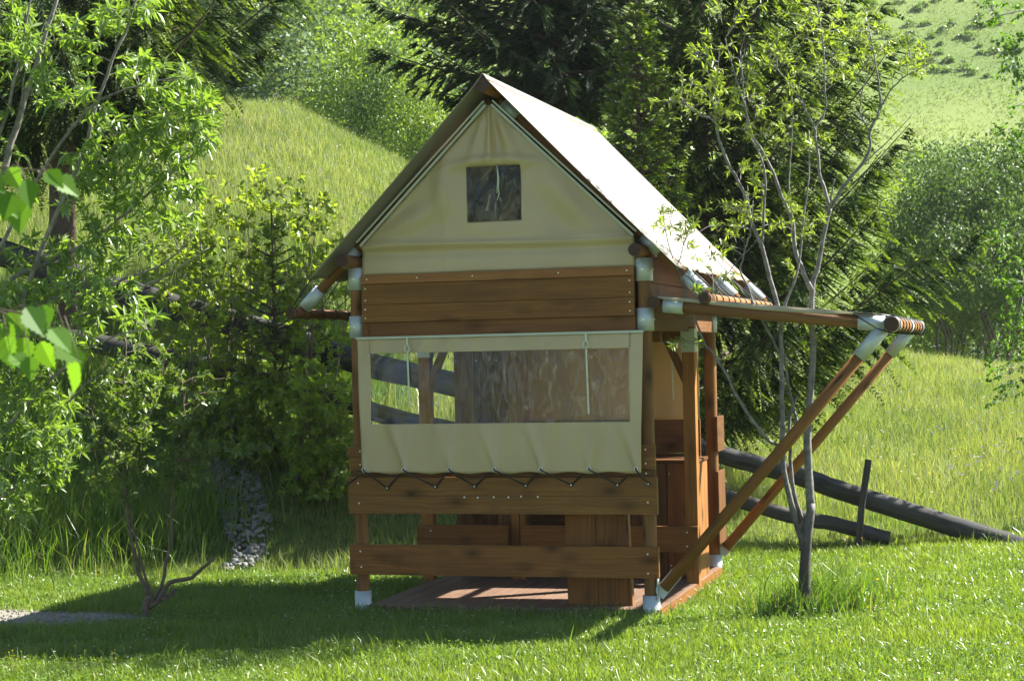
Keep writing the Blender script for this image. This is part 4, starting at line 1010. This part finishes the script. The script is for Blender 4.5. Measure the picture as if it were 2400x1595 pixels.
# ------------------------------------------------------------------ background trees: crown of many small leaves over lobes
def crown_mesh(seed, n, leaf, mats_, hgt=1., wid=.5, lobes=13, low=.22):
    r = np.random.default_rng(seed); P = []; N = []
    c = []
    for k in range(lobes):
        q = r.uniform(low, .86); ra = wid*(1-abs(q-.5)*.9)*r.uniform(.3, .75); a = r.uniform(0, 6.28)
        c.append((ra*math.cos(a), ra*math.sin(a), q*hgt, r.uniform(.13, .24)*hgt*.85))
    c.append((0, 0, .82*hgt, .17*hgt)); c.append((0, 0, .5*hgt, .26*hgt))
    w_ = np.array([q[3]**2 for q in c]); w_ /= w_.sum(); idx = r.choice(len(c), n, p=w_); C = np.array(c)[idx]
    d = nrmz(r.normal(0, 1, (n, 3))); f = r.uniform(.35, 1.08, n)**.5
    f *= 1+.22*np.sin(d[:, 0]*7+C[:, 0]*9)*np.sin(d[:, 1]*8+C[:, 1]*5)*np.sin(d[:, 2]*6)
    P = C[:, :3]+d*(C[:, 3]*f)[:, None]*np.array([1, 1, .9]); D = nrmz(r.normal(0, 1, (n, 3))+np.array([0, 0, -.2])); N = nrmz(d+r.normal(0, .6, (n, 3)))
    s = r.uniform(.6, 1.3, n)
    V, F, U = leaf_geo(P, D, N, leaf*s, leaf*.62*s, .45, .1, .05)
    return V, F, U, c
def bg_proto(seed, n, leaf, mat_, hgt, wid, low=.22):
    V, F, U, c = crown_mesh(seed, n, leaf, mat_, hgt, wid, low=low)
    cm = npmesh('crown', V, F, M[mat_], U); tb = MB()
    for k in range(3 if low > .3 else 5):
        a = k*2.1+seed; ex, ey = .12*wid*math.cos(a), .12*wid*math.sin(a)
        t = c[k]; tb.tube([(ex*.5, ey*.5, -.3), (ex, ey, hgt*.2), ((ex+t[0])/2, (ey+t[1])/2, hgt*.4), (t[0], t[1], t[2])], [.028*hgt/3, .022*hgt/3, .014*hgt/3, .004], 6, wob=.08)
    return cm, tb
tmp = {}
def bg_tree(key, label, px, v, hgt, rz=0., group=None, sc=1.):
    u = (px-1200)/FPX*v; x, y = uv2w(u, v); z = float(H(u, v))
    root = empty('deciduous_tree', (x, y, z), label, 'tree', group)
    cm, tk = tmp[key]
    o = bpy.data.objects.new('crown', cm); COL.objects.link(o); o.parent = root; t = bpy.data.objects.new('trunk', tk); COL.objects.link(t); t.parent = root
    root.rotation_euler = (0, 0, rz); root.scale = (hgt/5*sc, hgt/5*sc, hgt/5)
    return root
def reg(key, *a, **k):
    cm, tb = bg_proto(*a, **k); o = tb.build('trunk', M['bark_dark']); tk = o.data; bpy.data.objects.remove(o); tmp[key] = (cm, tk)
reg('blue', 21, 16000, .085, 'bush_blue', 5, 1.7)
reg('light', 22, 16000, .085, 'bush_light', 5, 1.5)
reg('mid', 23, 16000, .085, 'bush_dark', 5, 1.6)
reg('open', 24, 14000, .085, 'bush_dark', 5, 1.9, low=.38)
NEARBG = [('blue', 'rounded blue-green willow tree on the slope behind the grassy mound', 640, 45, 8.0, 1.2),
          ('light', 'bright green tree to the right of the rounded blue-green one, behind the mound', 860, 42, 6.4, 1.0),
          ('mid', 'dense mid green tree between the bright tree and the left roof slope', 935, 39, 4.6, .9),
          ('light', 'small light tree standing closest to the left roof slope, behind the mound', 1000, 37.5, 4.0, .8),
          ('mid', 'dark green tree low between the two rounded crowns behind the mound', 755, 47, 6.0, .8),
          ('light', 'light green tree behind the left end of the mound, next to the big spruce', 545, 52, 9.2, 1.1),
          ('open', 'tree with bare dark stems at the top of the right meadow, right of the awning', 2215, 37.5, 5.2, .8),
          ('open', 'wide tree with dark trunks behind the crest of the right meadow, near the right edge', 2340, 38.5, 5.6, .9),
          ('light', 'light bushy tree above the end of the awning, behind the rising spruce branches', 2130, 41, 5.1, .9),
          ('blue', 'pale blue-green bush on the slope above the right meadow', 2290, 49, 7.2, 1.1),
          ('light', 'bright small tree at the foot of the right hillside, left of the edge birch', 2250, 39.5, 4.2, .7),
          ('mid', 'mid green tree at the foot of the hillside, cut by the right edge', 2440, 40, 6.5, 1.0),
          ('mid', 'tree seen through the gaps of the spruces above the ridge of the hut', 1180, 52, 9, 1.2),
          ('light', 'light tree seen between the two big spruces behind the roof', 1480, 50, 8, 1.2)]
for i, (k, lab, px, v, h, sc) in enumerate(NEARBG): bg_tree(k, lab, px, v, h, i*1.7, sc=sc)

def far_wood():
    r = np.random.default_rng(5); parts = []
    for mt in ('bush', 'bush_light', 'bush_blue'):
        parts.append([])
    k = 0
    for _ in range(170):
        px = r.uniform(-900, 1330); v = r.uniform(56, 125)
        if px > 1050 and v > 75: continue
        u = (px-1200)/FPX*v; x, y = uv2w(u, v); z = float(H(u, v)); h = r.uniform(4.5, 8.5)
        V, F, U, c = crown_mesh(int(r.integers(1e6)), 2600, .20+.0012*(v-50), None, h, h*.33, lobes=8)
        parts[int(r.choice([0, 1, 2], p=[.3, .45, .25]))].append((V+np.array([x, y, z-.3]), F, U))
    return parts
fw = far_wood()
me_parts = []; mi = []
for q, p in enumerate(fw):
    me_parts.append(join(p)); mi += [q]*len(me_parts[-1][1])
V, F, U = join(me_parts)
me = npmesh('far_wood', V, F, M['bush'], U); me.materials.append(M['bush_light']); me.materials.append(M['bush_blue']); me.polygons.foreach_set('material_index', mi)
link('far_wood', me, kind='stuff', label='bright deciduous wood covering the hillside at upper left')
# scrub on the right hillside
r = np.random.default_rng(3); P = []
for _ in range(3200):
    px = r.uniform(1500, 3300); v = r.uniform(56, 150); u = (px-1200)/FPX*v
    dens = bump(u, v*.8, 16, 31); low = v < 68
    if not low and dens < .22+r.uniform(-.3, .15): continue
    x, y = uv2w(u, v); z = float(H(u, v)); s = r.uniform(.14, .5)*(1.5 if low else 1); n = int(160*s)+30
    d = nrmz(r.normal(0, 1, (n, 3))); q = np.array([x, y, z+s*.3])+d*np.array([s, s, s*.8])*r.uniform(.5, 1.05, (n, 1))*.8
    P.append(leaf_geo(q, r.normal(0, 1, (n, 3)), d+r.normal(0, .5, (n, 3)), r.uniform(.12, .26, n), r.uniform(.09, .16, n)))
V, F, U = join(P); link('hillside_scrub', npmesh('hillside_scrub', V, F, M['bush'], U), kind='stuff', label='scattered dark scrub on the far bright hillside at upper right')

# ================================================================== grass
def inhut(x, y): return (x > .03) & (x < 2.1) & (y > -.04) & (y < 2.32)
def path_mask(u, v):
    c = 12.15+.10*np.sin(u*1.3)-.02*u; hw = .42*sstep((-2.35-u)/.7)*(1+.2*np.sin(u*5+1))+.0
    return np.abs(v-c)/np.maximum(hw, .01)
def stones_mask(u, v):
    t = np.clip((v-14.7)/2.2, 0, 1); cu = -2.45+(-.15)*t*0-.1*t; w_ = .13+.25*t
    px = 1200+FPX*u/v
    return (np.abs(px-(540+35*t+30*np.sin(t*7))) < (26+62*t)*(1+.3*np.sin(px*.11+v*9))) & (v > 14.7) & (v < 16.9)
def scatter(n, v0, v1, half=.34, dens=None):
    v = np.sqrt(NR.uniform(v0*v0, v1*v1, n)); u = NR.uniform(-half, half, n)*v; return u, v
def edge_v(u, v): a = np.clip(u/np.maximum(v, 12), -.32, .32); return np.interp(a, [-.3, -.05, .1, .28], [14.6, 15.0, 15.9, 16.2])
# mown lawn
n = 340000; u, v = scatter(n, 8.6, 16.4)
keep = (NR.uniform(0, 1, n) < np.clip(1.25-(v-9)*.09, .35, 1)) & (v < edge_v(u, v)+NR.uniform(-.1, .3, n)) & (path_mask(u, v) > 1+NR.uniform(-.25, .2, n))
u, v = u[keep], v[keep]; x, y = uv2w(u, v); k = ~inhut(x, y); u, v, x, y = u[k], v[k], x[k], y[k]; n = len(u)
bare = bump(u, v, 1.1, 41) > .33; k = ~(bare & (NR.uniform(0, 1, n) < .45)); u, v, x, y = u[k], v[k], x[k], y[k]; n = len(u)
hh = (.052+.030*bump(u, v, .9, 42)+.016*bump(u, v, 3, 43))*NR.uniform(.5, 1.45, n)*(1+.8*(NR.uniform(0, 1, n) < .03))
V, F, U = blade_geo(np.stack([x, y, H(u, v)-.004], 1), np.clip(hh, .02, .2), NR.uniform(.0045, .008, n), NR.normal(0, .45, (n, 2)))
link('lawn_grass', npmesh('lawn_grass', V, F, M['grass'], U), kind='stuff', label='short sunlit lawn grass around the hut')
n = 80000; u, v = scatter(n, 8.6, 14.8); k = (path_mask(u, v) > 1.1) & (bump(u, v, 2.0, 45)+NR.uniform(-.3, .3, n) > -.05); u, v = u[k], v[k]; x, y = uv2w(u, v); k = ~inhut(x, y); u, v, x, y = u[k], v[k], x[k], y[k]; n = len(u)
P = np.stack([x, y, H(u, v)+NR.uniform(.015, .055, n)], 1)
V, F, U = leaf_geo(P, np.stack([NR.normal(0, 1, n), NR.normal(0, 1, n), NR.normal(.1, .3, n)], 1), np.stack([NR.normal(0, .35, n), NR.normal(0, .35, n), np.ones(n)], 1), NR.uniform(.012, .026, n), NR.uniform(.010, .02, n), .55, .15)
link('clover', npmesh('clover', V, F, M['clover'], U), kind='stuff', label='clover and small broad leaves among the lawn grass')
# meadow on the rising ground
n = 520000; u, v = scatter(n, 14.5, 36.5, .36)
keep = (NR.uniform(0, 1, n) < np.clip(1.1-(v-15)*.02, .4, 1)) & (v > edge_v(u, v)-NR.uniform(0, .35, n)) & (~stones_mask(u, v) | (NR.uniform(0, 1, n) < .3))
u, v = u[keep], v[keep]; x, y = uv2w(u, v); n = len(u)
pat = bump(u, v, 5, 51)
hh = (.165+.11*pat+.05*bump(u, v, 1.2, 52))*NR.uniform(.5, 1.35, n)*np.where(v < edge_v(u, v)+.8, .65, 1)
seed = (NR.uniform(0, 1, n) < .28)*1.
V, F, U = blade_geo(np.stack([x, y, H(u, v)-.01], 1), np.clip(hh, .06, .7)*(1+.35*seed), (.003+.00026*v)*NR.uniform(.6, 1.3, n)*(1-.2*seed), NR.normal(0, .30, (n, 2)), seed*np.clip(.3+.5*bump(u, v, 8, 53), 0, 1))
link('meadow_grass', npmesh('meadow_grass', V, F, M['meadow'], U), kind='stuff', label='tall meadow grass with pale seed heads on the rising ground')
n = 170000; u, v = scatter(n, 56, 125, .36); k = (u/v > -.02); u, v = u[k], v[k]; x, y = uv2w(u, v); n = len(u)
V, F, U = blade_geo(np.stack([x, y, H(u, v)-.03], 1), (.14+.08*bump(u, v, 6, 71))*NR.uniform(.4, 1.4, n), (.05)*NR.uniform(.6, 1.4, n), NR.normal(0, .6, (n, 2)), (NR.uniform(0, 1, n) < .1)*.6)
link('hillside_grass', npmesh('hillside_grass', V, F, M['hillgrass'], U), kind='stuff', label='grass on the far bright hillside')
# taller tufts: bank at the left, foot of the young tree, fence line
def tufts(name, spots, mat_, label):
    P = []; h = []; ln = []
    for (cu, cv, su, sv, n, h0) in spots:
        uu = NR.normal(cu, su, n); vv = NR.normal(cv, sv, n); x, y = uv2w(uu, vv); k = ~inhut(x, y); uu, vv, x, y = uu[k], vv[k], x[k], y[k]
        P.append(np.stack([x, y, H(uu, vv)-.01], 1)); h.append(h0*NR.uniform(.35, 1.25, len(uu))); ln.append(NR.normal(0, .42, (len(uu), 2))+np.array([.1, 0]))
    P = np.concatenate(P); h = np.concatenate(h); ln = np.concatenate(ln)
    V, F, U = blade_geo(P, h, NR.uniform(.006, .012, len(P)), ln, (NR.uniform(0, 1, len(P)) < .12)*.8)
    link(name, npmesh(name, V, F, M[mat_], U), kind='stuff', label=label)
def uvp(px, py, z=0.):
    p = at(px, py, Z=z); return w2uv(p[0], p[1])
sp = []
for px, py, su, sv, n, h0 in ((60, 1330, .5, .5, 2600, .38), (180, 1320, .4, .4, 2200, .42), (300, 1330, .35, .25, 1500, .42), (260, 1290, .4, .3, 1600, .55), (420, 1320, .3, .25, 1100, .34), (380, 1280, .5, .4, 2200, .45), (60, 1250, .6, .5, 2600, .5), (480, 1290, .3, .3, 900, .35),
                               (700, 1240, .5, .35, 4200, .42), (800, 1230, .4, .3, 3400, .45), (760, 1225, .4, .25, 3000, .5), (620, 1265, .3, .2, 900, .25)):
    uu, vv = uvp(px, py); sp.append((uu, vv, su, sv, n, h0))
tufts('bank_grass', sp, 'tall', 'long arching grass on the bank at the left behind the sapling')
sp = []
uu, vv = uvp(1890, 1440); sp += [(uu+.08, vv+.1, .16, .14, 800, .30), (uu+.25, vv+.25, .22, .2, 500, .26), (uu-.12, vv-.1, .12, .1, 350, .2)]
for px in range(1720, 2420, 50):
    y_ = 1215+(px-1700)*.085; uu, vv = uvp(px, y_); sp.append((uu, vv, .25, .12, 90, .15))
for x_, y_ in ((.0, -.02), (2.0, -.03), (2.0, 2.37), (2.1, 1.3), (1.2, -.08), (.6, -.08), (1.8, -.1)):
    uu, vv = w2uv(x_, y_); sp.append((uu, vv, .22, .07, 130, .11))
tufts('tall_tufts', sp, 'tall', 'uncut grass tufts at the foot of the young tree, the fence and the hut posts')

# gravel patch, its ground sheet and the stone heap
V = []; F = []
uc = np.linspace(-6.5, -2.25, 60); nn = 9
for i, uu in enumerate(uc):
    c = 12.15+.10*math.sin(uu*1.3)-.02*uu; hw = .46*float(sstep((-2.2-uu)/.7))*(1+.2*math.sin(uu*5+1))
    for j in range(nn):
        vv = c+hw*(j/(nn-1)*2-1); x, y = uv2w(uu, vv); V.append((x, y, float(H(uu, vv))+.006))
for i in range(59):
    for j in range(nn-1): k = i*nn+j; F.append((k, k+nn, k+nn+1, k+1))
link('gravel_path', npmesh('gravel_path', np.array(V), np.array(F), plain('grey_gravel_ground', (.19, .175, .14), .95, noise=.4, scale=30, bump=.6)), kind='structure', label='gravel patch at the lower left edge')
def rocks(name, C, S_, mat_, label, seed):
    r = np.random.default_rng(seed)
    t = (1+5**.5)/2; B = np.array([(-1, t, 0), (1, t, 0), (-1, -t, 0), (1, -t, 0), (0, -1, t), (0, 1, t), (0, -1, -t), (0, 1, -t), (t, 0, -1), (t, 0, 1), (-t, 0, -1), (-t, 0, 1)])/1.9
    FF = np.array([(0, 11, 5), (0, 5, 1), (0, 1, 7), (0, 7, 10), (0, 10, 11), (1, 5, 9), (5, 11, 4), (11, 10, 2), (10, 7, 6), (7, 1, 8), (3, 9, 4), (3, 4, 2), (3, 2, 6), (3, 6, 8), (3, 8, 9), (4, 9, 5), (2, 4, 11), (6, 2, 10), (8, 6, 7), (9, 8, 1)])
    n = len(C); W_ = B[None]*(1+r.normal(0, .16, (n, 12, 1)))*(S_[:, None, None]*r.uniform(.55, 1.2, (n, 1, 3)))
    a = r.uniform(0, 6.28, n); ca, sa = np.cos(a)[:, None], np.sin(a)[:, None]
    X_ = W_[..., 0]*ca-W_[..., 1]*sa; Y_ = W_[..., 0]*sa+W_[..., 1]*ca; V = np.stack([X_, Y_, W_[..., 2]*.8], -1)+C[:, None]
    F = (FF[None]+np.arange(n)[:, None, None]*12).reshape(-1, 3)
    link(name, npmesh(name, V.reshape(-1, 3), F, M[mat_]), kind='stuff', label=label)
n = 16000; u, v = scatter(n, 10.5, 14, .40); k = path_mask(u, v) < 1+NR.uniform(-.2, .3, n); u, v = u[k], v[k]; x, y = uv2w(u, v)
rocks('gravel', np.stack([x, y, H(u, v)+.008], 1), NR.uniform(.006, .017, len(u)), 'pebble', 'pale gravel pebbles on the patch at lower left', 2)
n = 30000; u, v = scatter(n, 14.5, 17.2, .3); k = stones_mask(u, v); u, v = u[k], v[k]; x, y = uv2w(u, v)
rocks('stone_heap', np.stack([x, y, H(u, v)+.02+NR.uniform(0, .05, len(u))], 1), NR.uniform(.013, .034, len(u)), 'stone', 'grey stones heaped down the shaded bank left of the hut', 3)

# ------------------------------------------------------------------ flowers
def blossoms(name, C, s, mat_, label, k=6):
    n = len(C); P = np.repeat(C, k, 0); a = np.tile(np.arange(k)*6.283/k, n)+np.repeat(NR.uniform(0, 6, n), k)
    D = np.stack([np.cos(a), np.sin(a), np.full(n*k, .55)], 1)
    V, F, U = leaf_geo(P, D, np.tile([0, 0, 1.], (n*k, 1)), np.repeat(s, k), np.repeat(s, k)*.8, .6, .1)
    link(name, npmesh(name, V, F, M[mat_], U), kind='stuff', label=label)
n = 420; u, v = scatter(n, 9, 14.5, .3); k = (path_mask(u, v) > 1.2) & (bump(u, v, 2, 61) > -.1); u, v = u[k], v[k]; x, y = uv2w(u, v); k = ~inhut(x, y); u, v, x, y = u[k], v[k], x[k], y[k]
blossoms('clover_flowers', np.stack([x, y, H(u, v)+NR.uniform(.05, .09, len(u))], 1), np.full(len(u), .011), 'white_f', 'small white clover heads dotted over the lawn')
n = 2600; u, v = scatter(n, 16.5, 33, .33); k = bump(u, v, 3.5, 62)+NR.uniform(-.2, .2, n) > .18; u, v = u[k], v[k]; x, y = uv2w(u, v)
blossoms('violet_flowers', np.stack([x, y, H(u, v)+NR.uniform(.25, .5, len(u))], 1), np.full(len(u), .026), 'violet', 'violet meadow flowers in loose drifts up the right meadow')
n = 700; u, v = scatter(n, 16.2, 33, .33); x, y = uv2w(u, v)
blossoms('white_flowers', np.stack([x, y, H(u, v)+NR.uniform(.25, .5, len(u))], 1), np.full(len(u), .022), 'white_f', 'small white umbels scattered in the meadow')
n = 260; u, v = scatter(n, 15.8, 24, .33); k = u > 2; u, v = u[k], v[k]; x, y = uv2w(u, v)
blossoms('yellow_meadow_flowers', np.stack([x, y, H(u, v)+NR.uniform(.2, .4, len(u))], 1), np.full(len(u), .017), 'yellow', 'yellow flowers low in the meadow behind the fence')
def buttercup(loc, h, label, group, first=None):
    if first is not None: return copy_tree(first, None, loc, rnd.uniform(0, 6), h/.3)
    root = empty('buttercup', loc, label, 'flower', group)
    b = MB(); L0 = Vector(loc)
    b.tube([L0+Vector(p) for p in ((0, 0, -.02), (.01, 0, .12), (.0, .01, .22), (.015, .01, .3))], [.0025, .002, .0018, .0015], 5); b.build('stem', M['tall'], root)
    n = 5; a = np.arange(n)*6.283/n; C = np.array(L0)+np.array([.015, .01, .298])
    V, F, U = leaf_geo(np.tile(C, (n, 1)), np.stack([np.cos(a), np.sin(a), np.full(n, .6)], 1), np.tile([0, 0, 1.], (n, 1)), np.full(n, .016), np.full(n, .017), .6, .1)
    link('petals', npmesh('petals', V, F, M['yellow'], U), root); return root
def bloc(px, py):
    p = at(px, py, Z=0); return (p[0], p[1], ground_at(p[0], p[1]))
proto = None
lab1 = 'yellow buttercup on a thin stem in the uncut grass beside the young willow'; g1 = 'buttercups beside the young willow'
for px, py in ((1983, 1300), (2066, 1310), (1957, 1330), (1972, 1330), (2021, 1342), (2031, 1350), (1996, 1370), (2056, 1420), (2073, 1422), (2100, 1430), (2033, 1450), (1965, 1400), (2020, 1260)):
    f = buttercup(bloc(px, py+50), rnd.uniform(.17, .3), lab1, g1, proto)
    if proto is None: proto = f
lab2 = 'tiny yellow buttercup in the sunlit grass at the lower left corner'; g2 = 'buttercups at the lower left corner'
for k in range(22):
    f = buttercup(bloc(rnd.uniform(15, 330), rnd.uniform(1530, 1600)), rnd.uniform(.08, .13), lab2, g2, proto); f['label'] = lab2; f['group'] = g2

# ------------------------------------------------------------------ air between here and the hillside
hz = MB(); hz.box((-240, -45, -4), (230, 260, 150)); m, nt, out = mat('haze_air')
pv = nd(nt, 'VolumePrincipled'); pv.inputs['Color'].default_value = (.86, .93, .95, 1); pv.inputs['Density'].default_value = .0003; pv.inputs['Anisotropy'].default_value = .3
nt.links.new(pv.outputs[0], out.inputs['Volume']); hz.build('haze', m, kind='stuff', label='thin summer haze softening the far hillside')
